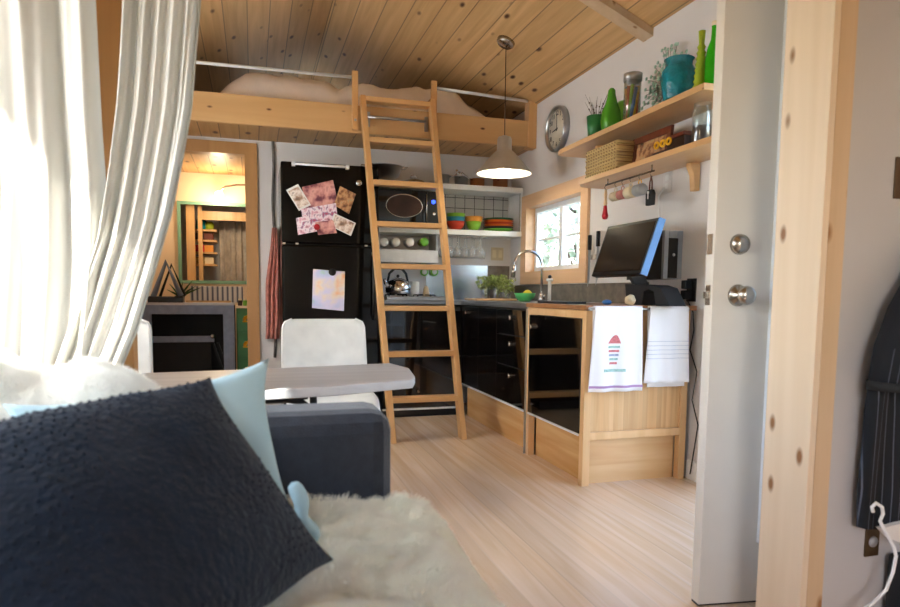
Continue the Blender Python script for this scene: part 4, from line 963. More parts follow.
a, b_ = at(594, 309, y=ry), at(641, 309, y=ry)
t, f1 = towel(a.x, b_.x, za_, za_+.03, 'white tea towel with embroidered cupcake stack, nearer the front corner', 1.0)
# embroidered motif (raised thread patches) and hem
def patch(name, u0, u1, v0, v1, m, nx=6, nz=4, off=.005):
    mb = MB(); mb.grid(lambda u, v: f1(u0+(u1-u0)*u, v0+(v1-v0)*v)+Vector((0, -off, 0)), nx, nz); return mb.build(name, m, t)
mat('thread_red', 'd07a80', .8, var=.35, scale=120); mat('thread_teal', 'a0c4c0', .8, var=.35, scale=120); mat('thread_blue', 'a3abc8', .8, var=.3, scale=90); mat('thread_violet', 'b08cbc', .8)
o = MB(); o.grid(lambda u, v: f1(.30+.26*u+.03*(1-abs(2*u-1)), .285+.05*math.sin(PI*u)*v)+Vector((0, -.004, 0)), 10, 4); o.build('embroidery', 'thread_red', t)
for i, (v0, m_) in enumerate(((.258, 'thread_teal'), (.234, 'thread_red'), (.210, 'thread_blue'), (.186, 'thread_teal'), (.162, 'thread_red'))):
    patch('embroidery', .31+.010*i, .54-.010*i, v0, v0+.013, m_, off=.004)
patch('embroidery', .24, .66, .118, .134, 'thread_teal', off=.004)
patch('hem', .0, 1, .022, .036, 'thread_violet', 20, 1, off=.004)
a, b_ = at(649, 310, y=ry), at(687, 310, y=ry); za_ = at(665, 387, y=ry).z
t, f2 = towel(a.x, b_.x, za_+.025, za_, 'plain white tea towel with faint stripes, nearer the door', 2.3)
mat('faint_stripe', 'cfd0dc', .8)
for i in range(5):
    mb = MB(); mb.grid(lambda u, v: f2(u, .16+i*.028+v*.004)+Vector((0, -.004, 0)), 20, 1); mb.build('stripe', 'faint_stripe', t)
# ================================================================ LADDER
ft = at(390, 443, z=0); tt = at(359, 97, y=4.985); fr_ = at(465, 438, z=0); tr_ = at(430, 104, y=4.985)
yb0 = (ft.y+fr_.y)/2
ld = thing('loft_ladder', 'tall wooden ladder with flat treads leaning on the loft beam', 'ladder', ((ft.x+fr_.x)/2, yb0, 0))
Lb, Lt = Vector((ft.x+.02, yb0, 0)), Vector((tt.x+.02, 4.955, tt.z)); Rb, Rt = Vector((fr_.x-.02, yb0, 0)), Vector((tr_.x-.0, 4.955, tr_.z+.02))
dn = (Lt-Lb).normalized(); nrm = Vector((0, dn.z, -dn.y))
def rail(a, b_, name):
    mb = MB(); w2_, h2 = .019, .04; d = (b_-a)
    P = []
    for p, cut in ((a, True), (b_, False)):
        for i, j in ((-1, -1), (1, -1), (1, 1), (-1, 1)):
            q = p+Vector((i*w2_, 0, 0))+Vector((0, j*h2, 0)); P.append(q)
    mb.hexa(P); return mb.build(name, 'ladder_wood', ld, bevel=.004)
rail(Lb, Lt, 'side_rail'); rail(Rb, Rt, 'side_rail')
def lad_t(px, py):
    d = at(px, py, y=5)-EYE; k_ = (Lt.y-Lb.y)/(Lt.z-Lb.z)
    # plane y = Lb.y + k z
    s = (Lb.y+k_*EYE.z)/(d.y-k_*d.z); return (EYE.z+s*d.z)/Lt.z
for pl, plb in ((101, 0), (141, 0), (183, 0), (224, 0), (266, 0), (308, 0), (354, 0), (400, 0)):
    s = lad_t(380, pl); a = Lb.lerp(Lt, s); b_ = Rb.lerp(Rt, s)
    MB().box(a.x+.018, b_.x-.018, a.y-.045, a.y+.045, a.z-.019, a.z+.017).build('tread', 'ladder_rung', ld, bevel=.004)
# ladder hand posts and hanging bar fixed to the beam
for (pxa, ya1, yb1, lab) in ((355, 71, 129, 'short upright wooden hand post on the loft beam, left of the ladder top'), (434, 81, 108, 'short upright wooden hand post on the loft beam, right of the ladder top')):
    a = at(pxa, ya1, y=4.998); zb1 = 2.16
    t = thing('hand_post', lab, 'post', (a.x, 5.0, zb1))
    MB().box(a.x-.022, a.x+.022, 4.985, 5.018, zb1, a.z).build('post', 'ladder_wood', t, bevel=.004)
    MB().lathe([(0, -.006), (.008, -.004), (.01, 0), (0, 0)], (a.x, 4.985, zb1+.07), 'Y').build('bolt', 'steel', t)
q = at(400, 119, y=4.985); a, b_ = at(366, 115.5, y=4.985), at(427, 122, y=4.985)
t = thing('ladder_bar', 'steel bar across the loft beam that the ladder hooks over', 'bar', (q.x, 5.0, q.z-.02))
MB().tube([(a.x, 4.998, q.z), (b_.x, 4.998, q.z)], .010, 10).build('bar', 'steel', t)
for x in (a.x+.02, b_.x): MB().box(x-.012, x+.012, 4.995, 5.019, q.z-.07, q.z+.035).build('bracket', 'steel', t)
# loft guard rails (pipe)
z1r = at(200, 62, y=5.04).z; zrr = at(500, 95, y=5.04).z
lx = at(355, 80, y=5.04).x; rx = at(434, 90, y=5.04).x
tag(MB().tube([(-.86, 5.03, z1r-.01), (lx, 5.03, z1r)], .012, 10).build('guard_rail', 'white_metal'), 'pale pipe guard rail above the loft beam, left of the ladder', 'rail')
tag(MB().tube([(rx, 5.03, zrr), (XR-.072, 5.03, zrr-.03)], .012, 10).build('guard_rail', 'white_metal'), 'pale pipe guard rail above the loft beam, right of the ladder', 'rail')
for xx, lab in ((lx, 'left'), (rx, 'right')): pass
# bed in the loft
bd = thing('loft_bed', 'low mattress bed on the loft deck under a rumpled cream duvet', 'bed', (.95, 6.1, 2.29))
MB().box(-.2, 1.85, 5.25, 7.3, 2.293, 2.42).build('mattress', 'duvet', bd, bevel=.03)
def dv(u, v):
    x = -.24+2.15*u; y = 5.10+2.16*v
    e = min(1, u/.10)**.5*min(1, (1-u)/.16)**.6*min(1, v/.07)**.45*min(1, (1.02-v)/.1)
    n = noise.noise(Vector((x*2.2, y*2.2, .3)))*.06+noise.noise(Vector((x*5+y, y*4, 1)))*.045+abs(noise.noise(Vector((x*9-y*4, y*7, 2))))*.035
    return Vector((x, y, 2.305+e*(.26+n)-.04*math.exp(-((u-.42)/.03)**2)*e))
MB().grid(dv, 110, 60).build('duvet', 'duvet', bd)
tag(MB().box(-.93, -.32, 5.2, 5.7, 2.291, 2.36).build('folded_blanket', 'grey_cloth', bevel=.02), 'folded grey-brown blanket at the far left of the loft', 'blanket')
# ================================================================ PENDANT
PY = 4.40; pcx = at(504.5, 140, y=PY).x; zrim = at(504, 174, y=PY).z; ztop = at(504.5, 137, y=PY).z
zc0 = zc(pcx)
pd = thing('pendant_lamp', 'brushed aluminium cone pendant lamp, lit, hanging from the sloped ceiling', 'lamp', (pcx, PY, zrim))
R1 = .192
MB().lathe([(R1, 0), (R1*.97, .012), (R1*.62, .095), (.065, .15), (.052, .16), (.050, .235), (.044, .25), (.012, .262), (0, .262)], (pcx, PY, zrim), seg=48).build('shade', 'alu_shade', pd)
MB().lathe([(R1-.002, .001), (R1*.95, .010), (R1*.6, .093), (.06, .145), (0, .15)], (pcx, PY, zrim), seg=48).build('shade_lining', 'shade_inner', pd)
MB().ball((pcx, PY, zrim+.055), .045, 20).build('bulb', 'bulb', pd)
MB().cyl((pcx, PY, zrim+.09), (pcx, PY, zrim+.15), .018).build('socket', 'white_gloss', pd)
MB().tube([(pcx, PY, zrim+.26), (pcx, PY, zc0-.02)], .0035, 8).build('cord', 'brass_dark', pd)
sl = Vector((k, 0, 1)).normalized()
mb = MB(); mb.lathe([(0, -.035), (.05, -.033), (.062, -.02), (.064, 0), (0, 0)], (0, 0, 0), seg=32)
rot = Vector((0, 0, 1)).rotation_difference(Vector((k, 0, 1)).normalized()).to_matrix().to_4x4()
mb.bm.transform(Matrix.Translation((pcx, PY, zc0)) @ rot); mb.build('canopy', 'nickel', pd)
# ================================================================ CLOCK
q = at(558, 126.5, x=XR-.03); cr = .172; cY, cZ = q.y+.03, q.z
zt_, zb_ = at(560, 103, x=XR-.04).z, at(558, 150, x=XR-.04).z; cr = (zt_-zb_)/2; cZ = (zt_+zb_)/2
ck = thing('wall_clock', 'round steel rimmed wall clock high on the right wall', 'clock', (XR-.02, cY, cZ-cr))
def cl(prof, name, m, seg=48): MB().lathe(prof, (XR, cY, cZ), 'X', seg).build(name, m, ck)
cl([(0, -.001), (cr, -.001), (cr, -.04), (cr*.97, -.048), (cr*.9, -.045), (cr*.86, -.028), (cr*.86, -.02), (0, -.02)], 'rim', 'steel')
cl([(0, -.0205), (cr*.86, -.0205), (cr*.86, -.024), (0, -.024)], 'face', 'clock_face')
fx = XR-.0255
def hand(ang_, L_, w, name):
    d = Vector((0, math.sin(ang_), math.cos(ang_))); s_ = Vector((0, math.cos(ang_), -math.sin(ang_))); c = Vector((fx, cY, cZ))
    P = [c-d*.015-s_*w, c-d*.015+s_*w, c+d*L_+s_*w*.4, c+d*L_-s_*w*.4]
    MB().hexa(P+[p-Vector((.002, 0, 0)) for p in P]).build(name, 'satin_black', ck)
# seen from the room the viewer's right is -Y
hand(0.02, cr*.66, .005, 'minute_hand'); hand(math.radians(96), cr*.45, .007, 'hour_hand')
tick = MB()
for i in range(60):
    a = 2*PI*i/60; r0, r1 = (.80, .84); d = Vector((0, math.sin(a), math.cos(a))); s_ = Vector((0, math.cos(a), -math.sin(a)))*(.0025 if i % 5 == 0 else .001)
    c = Vector((fx, cY, cZ)); P = [c+d*cr*r0-s_, c+d*cr*r0+s_, c+d*cr*r1+s_, c+d*cr*r1-s_]; tick.hexa(P+[p-Vector((.001, 0, 0)) for p in P])
tick.build('minute_marks', 'satin_black', ck)
nb = bmesh.new()
for i in range(1, 13):
    cu = bpy.data.curves.new('num', 'FONT'); cu.body = str(i); cu.size = .048; cu.align_x = 'CENTER'; cu.align_y = 'CENTER'; cu.extrude = .0006
    ob = bpy.data.objects.new('num', cu); C.objects.link(ob); bpy.context.view_layer.update()
    me = bpy.data.meshes.new_from_object(ob.evaluated_get(bpy.context.evaluated_depsgraph_get()))
    a = 2*PI*i/12
    # text plane: local X -> world -Y, local Y -> world Z, normal -> world -X
    mt = Matrix(((0, 0, -1, fx), (-1, 0, 0, cY-math.sin(a)*cr*.68), (0, 1, 0, cZ+math.cos(a)*cr*.68), (0, 0, 0, 1)))
    me.transform(mt); nb.from_mesh(me); bpy.data.objects.remove(ob); bpy.data.curves.remove(cu); bpy.data.meshes.remove(me)
mb = MB(); mb.bm = nb; mb.build('numerals', 'satin_black', ck)
# ================================================================ CHAIRS AND TABLE
def chair(loc, label):
    t = thing('shell_chair', label, 'chair', loc, 'white shell chairs at the table'); ORG[t.name] = Vector((0, 0, 0))
    def bk(u, v):
        # u across, v up the back
        w = .215-.006*v; x = (u-.5)*2*w; z = .54+.285*v
        rr = .05
        if v > .82:
            f_ = (v-.82)/.18; lim = w-rr*(1-math.sqrt(max(0, 1-f_*f_))); x = max(-lim, min(lim, x))
        y = .20+.05*v-.035*(2*u-1)**2+.035
        return Vector((x, y, z))
    MB().grid(bk, 28, 20).build('backrest', 'white_gloss', t, solid=.014)
    def conn(s):
        def f(u, v):
            x = s*(.10+.115*u); z = .455+.085*v; y = .235-.035*((x/.215))**2-.02*(1-v)
            return Vector((x, y, z))
        return f
    for s in (-1, 1): MB().grid(conn(s), 8, 6).build('back_support', 'white_gloss', t, solid=.014)
    def st(u, v):
        w = .22-.015*(1-v); x = (u-.5)*2*w; y = -.22+.45*v
        z = .445+.02*(2*u-1)**2+.012*(v)-(.05*((.18-v)/.18)**2 if v < .18 else 0)
        return Vector((x, y, z))
    MB().grid(st, 20, 22).build('seat', 'white_gloss', t, solid=.014)
    for sx_ in (-1, 1):
        for s2 in (-1, 1): MB().tube([(sx_*.12, s2*.12, .438), (sx_*.17, s2*.17, .42), (sx_*.21, s2*.22, 0)], .010, 10).build('leg', 'steel', t)
    return t
c1 = at(324, 320, y=3.42)
chair((c1.x, 3.17, 0), 'white shell chair with its whole back showing in front of the black fridge')
e = at(151, 345, y=3.42)
chair((e.x-.205, 3.17, 0), 'white shell chair half hidden behind the curtain at the left end of the table')
TZ = .69
tb = thing('dining_table', 'long grey wood grain table with metal tube legs behind the sofa', 'table', (-.2, 2.1, 0))
pts_ = [at(px, py, z=TZ) for px, py in ((255, 391), (340, 386), (413, 379.5), (415, 376), (409, 368), (390, 363), (255, 369), (130, 372.5))]
nl, fl_ = pts_[0], pts_[6]
poly = [(-.93, nl.y-.13)]+[(p.x, p.y) for p in pts_[:7]]+[(-.93, fl_.y-.12)]
MB().prism(poly, 'Z', TZ-.028, TZ).build('table_top', 'table_grey', tb, bevel=.004)
# tubular frame
ty0 = (at(300, 400, z=TZ-.05))
a, b_ = at(262, 402, y=ty0.y), at(303, 403, y=ty0.y)
yl = nl.y+.10
a, b_, c_ = at(255, 400, y=yl), at(298, 401, y=yl), at(317, 415, y=yl)
mb = MB(); mb.tube([(-.5, yl, a.z), (a.x, yl, a.z), (b_.x-.03, yl, a.z), (b_.x, yl, a.z-.006), (b_.x+.03, yl, a.z-.03), (c_.x+.01, yl, c_.z-.04), (c_.x+.03, yl, .3), (c_.x+.04, yl, .0)], .0125, 12)
mb.build('leg', 'satin_black', tb)
q = at(301, 393, y=yl); MB().box(q.x-.018, q.x+.018, yl-.02, yl+.02, a.z, TZ-.028).build('bracket', 'dull_black', tb)
yl2 = fl_.y-.08
MB().tube([(-.5, yl2, a.z), (b_.x, yl2, a.z), (c_.x+.02, yl2, a.z-.05), (c_.x+.04, yl2, .0)], .0125, 12).build('leg', 'satin_black', tb)
for yy in (yl, yl2): MB().tube([(-.5, yy, a.z), (-.8, yy, a.z), (-.83, yy, .0)], .0125, 12).build('leg', 'satin_black', tb)
# ================================================================ BATHROOM / SCULLERY BEYOND THE DOORWAY
dk = thing('grey_desk', 'blue-grey painted desk with a dark open front, seen through the doorway', 'desk', (-.5, 6.5, 0))
dx1, dz = -.165, .858
MB().box(XL+.02, dx1, 6.28, 6.75, dz-.02, dz).build('top', 'table_grey', dk)
MB().box(XL+.02, dx1, 6.3, 6.32, dz-.1, dz-.02).build('apron', 'bath_blue', dk)
MB().box(dx1-.095, dx1, 6.3, 6.36, 0, dz-.1).build('leg', 'bath_blue', dk)
MB().box(XL+.02, XL+.1, 6.3, 6.36, 0, dz-.1).build('leg', 'bath_blue', dk)
MB().box(XL+.02, dx1, 6.72, 6.74, 0, dz-.02).build('back_panel', 'dull_black', dk)
q0, q1 = at(152, 338, y=6.4), at(214, 336, y=6.4)
t = thing('folding_table', 'folded dark grey table stored inside the blue-grey desk', 'folding table', (-.55, 6.4, 0))
MB().box(-.90, q1.x, 6.40, 6.44, q1.z-.055, q1.z+.0).build('edge_rail', 'bath_blue', t)
MB().box(-.90, q1.x-.03, 6.41, 6.43, .05, q1.z-.06).build('panel', 'dull_black', t)
a, b_ = at(213, 343, y=6.38), at(231, 385, y=6.38)
MB().beam((a.x, 6.385, a.z), (b_.x, 6.385, 0.02), .02, .018, (0, 1, 0)).build('leg', 'satin_black', t)
MB().beam((a.x+.04, 6.385, a.z), (b_.x+.04, 6.385, 0.02), .02, .018, (0, 1, 0)).build('leg', 'satin_black', t)
MB().ball((q1.x-.01, 6.37, q1.z), .022, 12).build('hinge', 'nickel', t)
gc = thing('green_cabinet', 'green painted drawer cabinet with yellow flower motifs beyond the doorway', 'cabinet', (0.05, 6.5, 0))
gx_ = max(dx1+.006, at(236.5, 330, y=6.36).x); gt = at(240, 306, y=6.36).z
MB().box(gx_, gx_+.42, 6.38, 6.8, 0, gt-.02).build('body', 'green_paint', gc)
MB().box(gx_-.004, gx_+.44, 6.36, 6.82, gt-.02, gt).build('top', 'wick_pale', gc)
zs = [at(240, p, y=6.36).z for p in (307, 332, 358, 384)]
for i in range(3):
    d = MB().box(gx_+.015, gx_+.40, 6.365, 6.38, zs[i+1]+.012, zs[i]-.008).build('drawer', 'green_paint', gc, bevel=.002)
    zc1 = (zs[i+1]+zs[i])/2-.008; xc = gx_+.10
    mb = MB()
    for j in range(5):
        a = PI*j/4; mb.lathe([(0, -.003), (.016, -.003), (.016, 0), (0, 0)], (xc+.027*math.cos(a), 6.365, zc1+.012+.02*math.sin(a)), 'Y', 12)
    mb.box(xc-.045, xc+.045, 6.362, 6.365, zc1-.016, zc1-.004); mb.build('flower_motif', 'yellow', d)
q = at(165, 300, y=6.45)
t = thing('step_stool', 'dark blue folding frame standing on the left of the grey desk', 'stool', (q.x, 6.45, dz))
a, b_, c_ = at(166, 262, y=6.45), at(152, 300, y=6.45), at(181, 296, y=6.45)
MB().tube([(b_.x, 6.45, dz+.02), (a.x, 6.45, a.z), (c_.x, 6.45, dz+.06)], .026, 10).build('frame', 'bath_blue', t)
MB().tube([(b_.x+.05, 6.5, dz+.02), (a.x+.04, 6.5, a.z-.02), (c_.x+.03, 6.5, dz+.06)], .014, 10).build('frame', 'satin_black', t)
MB().box(b_.x-.03, c_.x+.02, 6.40, 6.56, dz, dz+.055).build('tray', 'satin_black', t, bevel=.006)
t = thing('aloe_plant', 'spiky dark green aloe on the grey desk', 'plant', (at(186, 298, y=6.62).x, 6.62, dz)); c0 = Vector((at(180, 298, y=6.62).x, 6.62, dz))
MB().lathe([(0, 0), (.035, 0), (.045, .06), (.04, .06), (.0, .05)], c0).build('pot', 'satin_black', t)
mb = MB()
for a_, L_ in ((.15, .19), (.5, .24), (.8, .2), (-.5, .18), (-.2, .2), (1.0, .22), (-.9, .14)):
    p1 = c0+Vector((math.sin(a_)*L_, .0, .05+math.cos(a_)*L_*.75)); mb.tube([c0+Vector((0, 0, .05)), c0.lerp(p1, .5)+Vector((0, 0, .03)), p1], [.011, .009, .002], 6)
mb.build('leaves', 'aloe', t)
a, b_ = at(190, 286, y=6.7), at(240, 297, y=6.7)
tag(MB().box(a.x, -.09, 6.66, 6.76, dz+.0, a.z).build('striped_linen', 'striped_linen', bevel=.008), 'stack of grey and white striped linen on the grey desk', 'linen')
a, b_ = at(186, 297, y=6.55), at(231, 297, y=6.55)
tag(MB().box(a.x, b_.x, 6.53, 6.56, dz, dz+.018).build('wooden_ruler', 'bath_wood'), 'thin wooden strip lying in front of the striped linen', 'strip')
for px, m_, lab in ((240, 'dark_brown', 'small dark jar on top of the green cabinet, partly behind the door trim'), (245, 'apple_green', 'small green jar on top of the green cabinet, at the door trim')):
    X = at(px, 300, y=6.5).x
    t = thing('small_jar', lab, 'jar', (X, 6.5, gt)); MB().lathe([(0, 0), (.018, 0), (.02, .01), (.02, .05), (0, .05)], (X, 6.5, gt)).build('body', m_, t); MB().lathe([(0, .05), (.016, .05), (.016, .065), (0, .066)], (X, 6.5, gt)).build('lid', 'wick_pale', t)
# mirror reflection modelled as solid shelves, bottles, curtain behind the green frame
a, b_ = at(196, 230, y=7.5), at(215, 230, y=7.5)
ns = thing('reflected_shelf', 'narrow wooden shelf unit modelled as reflection in the green framed mirror', 'shelf', ((a.x+b_.x)/2, 7.5, 1.0))
for py in (229.5, 240, 252, 264):
    z = at(205, py, y=7.45).z; MB().box(a.x-.06, b_.x+.02, 7.42, 7.62, z-.02, z).build('board', 'bath_wood', ns)
MB().box(a.x-.08, a.x-.06, 7.42, 7.62, .95, 2.05).build('upright', 'bath_wood', ns)
zs1 = at(205, 229.5, y=7.45).z; X = at(201, 220, y=7.5).x
tag(MB().lathe([(0, 0), (.05, 0), (.055, .02), (.05, .10), (.025, .15), (.015, .22), (0, .22)], (X, 7.52, zs1)).build('glass_bottle', 'teal_glass'), 'blue-green glass bottle on the top board of the reflected shelf', 'bottle')
X = at(209, 220, y=7.5).x
tag(MB().lathe([(0, 0), (.045, 0), (.05, .06), (.03, .09), (0, .09)], (X, 7.52, zs1)).build('glass_jar', 'lime_glass'), 'lime green jar beside the blue-green bottle in the modelled reflection', 'jar')
zs2 = at(205, 240, y=7.45).z
zs3 = at(205, 252, y=7.45).z; zs4 = at(205, 264, y=7.45).z
for zq, (m1, m2), n1 in ((zs2-.0, ('dark_brown', 'brown_frame'), 'upper'), (zs3, ('red', 'bowl_orange'), 'middle'), (zs4, ('wicker_w', 'wick_pale'), 'lower')):
    for j, mm in enumerate((m1, m2)):
        X = at(200+j*9, 240, y=7.5).x
        cn = {'dark_brown': 'dark brown', 'brown_frame': 'red-brown', 'red': 'red', 'bowl_orange': 'orange', 'wicker_w': 'woven tan', 'wick_pale': 'pale cream'}[mm]
        tag(MB().box(X-.045, X+.045, 7.46, 7.58, zq, zq+.075).build('storage_box', mm, bevel=.006), f'{cn} storage box on the {n1} board of the reflected shelf', 'box')
a, b_ = at(216, 215, y=7.6), at(252, 215, y=7.6)
def nc(u, v):
    x = a.x+.03+(b_.x-a.x+.1)*u; z = 1.72-.95*v
    return Vector((x, 7.62+.025*math.sin(u*38)+.01*math.sin(u*90), z))
t = thing('reflected_curtain', 'grey-brown pleated curtain modelled as reflection in the green framed mirror', 'curtain', ((a.x+b_.x)/2, 7.6, .77))
MB().grid(nc, 60, 8).build('cloth', 'grey_cloth', t, solid=.004)
MB().tube([(a.x, 7.62, 1.73), (b_.x+.2, 7.62, 1.73)], .008, 8).build('curtain_rod', 'brass_dark', t)
q = at(219, 195, y=7.0); e = at(248, 186, y=7.0)
t = thing('arc_lamp', 'slim arched lamp with a small glowing bulb beyond the doorway', 'lamp', (q.x, 7.0, q.z))
MB().ball((q.x, 7.0, q.z), .038, 16).build('bulb', 'bath_bulb', t)
MB().tube([(q.x, 7.0, q.z+.03), (q.x+.06, 7.0, q.z+.085), ((q.x+e.x)/2+.03, 7.0, e.z+.005), (e.x, 7.0, e.z+.01), (e.x+.25, 7.05, e.z-.03), (e.x+.3, 7.199, e.z-.1)], .009, 8).build('arm', 'nickel', t)
# ================================================================ SOFA
sf = thing('charcoal_sofa', 'charcoal fabric sofa with rounded arm in the foreground', 'sofa', (-.3, .75, 0))
aR = at(395, 440, y=1.32).x; aT = at(330, 407, y=1.40).z
AY0, AY1 = 1.32, 1.50
MB().box(-.94, aR, AY0, AY1, .06, aT).build('arm', 'charcoal', sf, bevel=.045)
MB().box(-.94, aR, 0.02, .14, .06, .62).build('arm', 'charcoal', sf, bevel=.045)
MB().box(-.94, aR-.02, .14, AY0, .08, .30).build('base', 'charcoal', sf, bevel=.01)
MB().box(-.72, aR-.03, .15, AY0-.005, .30, .46).build('seat_cushion', 'charcoal', sf, bevel=.04)
MB().box(-.94, -.70, .15, AY0-.005, .30, .80).build('back_cushion', 'charcoal', sf, bevel=.05)
for x in (-.88, aR-.08):
    for y in (.08, 1.42): MB().cyl((x, y, 0), (x, y, .08), .02).build('foot', 'satin_black', sf)
# sheepskin
SKZ = .50
out = [at(px, py, z=.53) for px, py in ((505, 640), (492, 607), (470, 575), (445, 540), (425, 520), (400, 505))]
def skin(u, v):
    # u across (left to right), v along Y away from camera
    y = .42+(AY0-.02-.42)*v
    ex = .425+.0*v-.02*math.sin(v*9)+.012*math.sin(v*23)
    x = -.55+(ex+.55)*u
    n = noise.noise(Vector((x*9, y*9, 0)))*.022+noise.noise(Vector((x*30, y*30, 2)))*.010
    z = .520+n*1.3
    if x > aR-.01: z -= ((x-aR+.01)/.12)**2*.10
    f_ = max(0, (v-.86)/.14); z += .02*f_*f_
    return Vector((x, y, z))
sk = thing('sheepskin', 'cream sheepskin spread over the sofa seat in the foreground', 'sheepskin', (0, .9, .48))
def woolly(name, fn, nu, nv, m, parent, n, L_, seed):
    mb = MB(); mb.grid(fn, nu, nv); ob = mb.build(name, m, parent)
    for f_ in ob.data.polygons:
        if f_.normal.z < 0: ob.data.flip_normals(); break
    md = ob.modifiers.new('wool', 'PARTICLE_SYSTEM'); ps = md.particle_system.settings
    ps.type = 'HAIR'; ps.count = n; ps.hair_length = L_; ps.hair_step = 4; ps.child_type = 'INTERPOLATED'; ps.rendered_child_count = 14; ps.child_percent = 1
    ps.brownian_factor = .002; ps.normal_factor = .004; ps.clump_factor = 0; ps.roughness_1 = .006; ps.roughness_2 = .012; ps.roughness_endpoint = .006; ps.child_length = .9; ps.use_hair_bspline = True; ps.root_radius = 1.2; ps.tip_radius = .35; ps.radius_scale = .0008
    ps.use_advanced_hair = True; ps.material = 1; ps.display_step = 3; ps.render_step = 4; md.particle_system.seed = seed
    ob['kind'] = 'stuff'
woolly('hide', skin, 120, 120, 'wool', sk, 14000, .017, 5)
# fleece over the far left corner of the sofa
fc = at(70, 380, y=1.38)
def fleece(u, v):
    x = -.93+(.80)*u; y = 1.16+.38*v
    e = (max(0, 1-(2*v-1)**4))**.5
    base = aT-.03
    hgt = .035+.10*math.exp(-((x+.52)/.14)**2)+.055*math.exp(-((x+.27)/.10)**2)
    edge = min(1, (1-u)/.14)**.5
    n = noise.noise(Vector((x*11, y*11, 4)))*.025+noise.noise(Vector((x*32, y*32, 2)))*.01
    z = base+(hgt+n)*e*edge+.02*edge
    if y < AY0-.01: z -= (AY0-.01-y)**1.2*1.6
    return Vector((x, y, z))
fl2 = thing('white_fleece', 'fluffy white sheepskin over the sofa arm in full sun at the left', 'sheepskin', (-.5, 1.35, .7))
woolly('hide', fleece, 90, 50, 'wool_white', fl2, 6000, .016, 6)
# pillows
def pillow(name, P00, P10, P11, P01, th, m, label, pinch=.05, seed=0, wr=.003, parts=True):
    P00, P10, P11, P01 = map(Vector, (P00, P10, P11, P01)); nrm_ = (P10-P00).cross(P01-P00).normalized(); cen = (P00+P10+P11+P01)/4
    def base(u, v):
        p = (P00*(1-u)*(1-v)+P10*u*(1-v)+P11*u*v+P01*(1-u)*v)
        # edges drawn in between the corners
        ku = 1-(2*u-1)**4; kv = 1-(2*v-1)**4; e = (abs(2*u-1)**3*kv+abs(2*v-1)**3*ku)
        return p+(cen-p)*pinch*e
    def side(s):
        def f(u, v):
            h = ((1-(2*u-1)**2)*(1-(2*v-1)**2)); h = max(0, h)**.5
            n = noise.noise(Vector((u*4+seed, v*4, s)))*wr*2+noise.noise(Vector((u*11+seed, v*11, s)))*wr*.25
            return base(u, v)+nrm_*s*(th*.5*h+n*min(1, h*2))
        return f
    t = thing(name, label, 'pillow', (cen.x, cen.y, min(P00.z, P10.z, P11.z, P01.z)))
    mb = MB(); mb.grid(side(1), 50, 50); mb.grid(side(-1), 50, 50); bmesh.ops.remove_doubles(mb.bm, verts=mb.bm.verts, dist=1e-5)
    mb.build('cover', m, t)
    return t, side, nrm_
A = at(210, 377, y=1.10); B = at(334, 560, y=1.06); Cn = at(-140, 455, y=.96); Dn = Vector((Cn.x+B.x-A.x+.02, .92, .50))
B = at(334, 560, z=.53); Dn = at(60, 790, z=.53)
tn, sd, nn_ = pillow('navy_pillow', Cn, A, B, Dn, .17, 'navy', 'large dark navy pillow with embroidered texture in the left foreground', .07, 3)
mat('navy_thread', '131c28', .8, var=.3, scale=60)
# embroidered knots
random.seed(12); s_ = 1 if nn_.y < 0 else -1
mb = MB(); fz = sd(s_)
for i in range(30):
    for j in range(30):
        u, v = (i+.5+.3*(j % 2))/31, (j+.5)/31
        if noise.noise(Vector((u*4, v*4, 7))) < -.18: continue
        p = fz(u+random.uniform(-.006, .006), v+random.uniform(-.006, .006)); mb.ball(p, .0026, 6, (1, 1, .8))
mb.build('embroidery', 'navy_thread', tn)['kind'] = 'stuff'
A = at(269, 358, y=1.26); B = at(306, 530, y=1.21); Cn = at(2, 404, y=1.17); Dn = at(60, 640, y=1.10)
pillow('blue_pillow', Cn, A, B, Dn, .10, 'light_blue', 'pale blue pillow standing behind the navy pillow', .13, 9)
q = at(303, 503, y=1.13)
def fold(u, v):
    a_ = u*2*PI; r_ = .022*(1-v*.4)
    c0_ = at(296, 490, y=1.15).lerp(at(318, 530, y=1.10), v)
    return c0_+Vector((math.cos(a_)*r_*1.2, math.sin(a_)*r_, math.sin(a_*2)*.004))
t = thing('blue_throw', 'crumpled pale blue cloth between the pillows and the sheepskin', 'throw', tuple(at(305, 540, y=1.12)))
mb = MB(); p = [at(a_, b2, y=1.14) for a_, b2 in ((291, 482), (300, 495), (303, 508), (298, 519), (308, 529), (319, 534), (305, 548))]
mb.tube(p, [.012, .016, .012, .015, .018, .010, .014], 14); mb.build('cloth', 'light_blue', t, sub=1)
# ================================================================ CURTAIN
def edge_fn(pix, Yf):
    P = []
    for px, py in pix:
        # curtain plane y = 1.70 + .10 x : solve along the ray
        d = at(px, py, y=1)-EYE; s = 1.66/(d.y-.10*d.x); P.append(EYE+d*s)
    P.sort(key=lambda p: -p.z)
    def f(z):
        if z >= P[0].z:
            k_ = (P[0].x-P[1].x)/(P[0].z-P[1].z); return P[0].x+k_*(z-P[0].z)*.35
        if z <= P[-1].z: return P[-1].x
        for a, b_ in zip(P, P[1:]):
            if b_.z <= z <= a.z: k_ = (z-b_.z)/(a.z-b_.z); return b_.x+(a.x-b_.x)*k_
    return f
eR = edge_fn([(201, 0), (196, 60), (192, 110), (183, 160), (172, 215), (156, 270), (138, 330), (122, 368), (112, 400)], 1)
eRl = edge_fn([(122, 0), (119, 60), (115, 110), (106, 180), (96, 240), (70, 320), (40, 400)], 1)
eL = edge_fn([(93, 0), (96, 60), (99, 120), (104, 190), (104, 260), (98, 330), (92, 400)], 1)
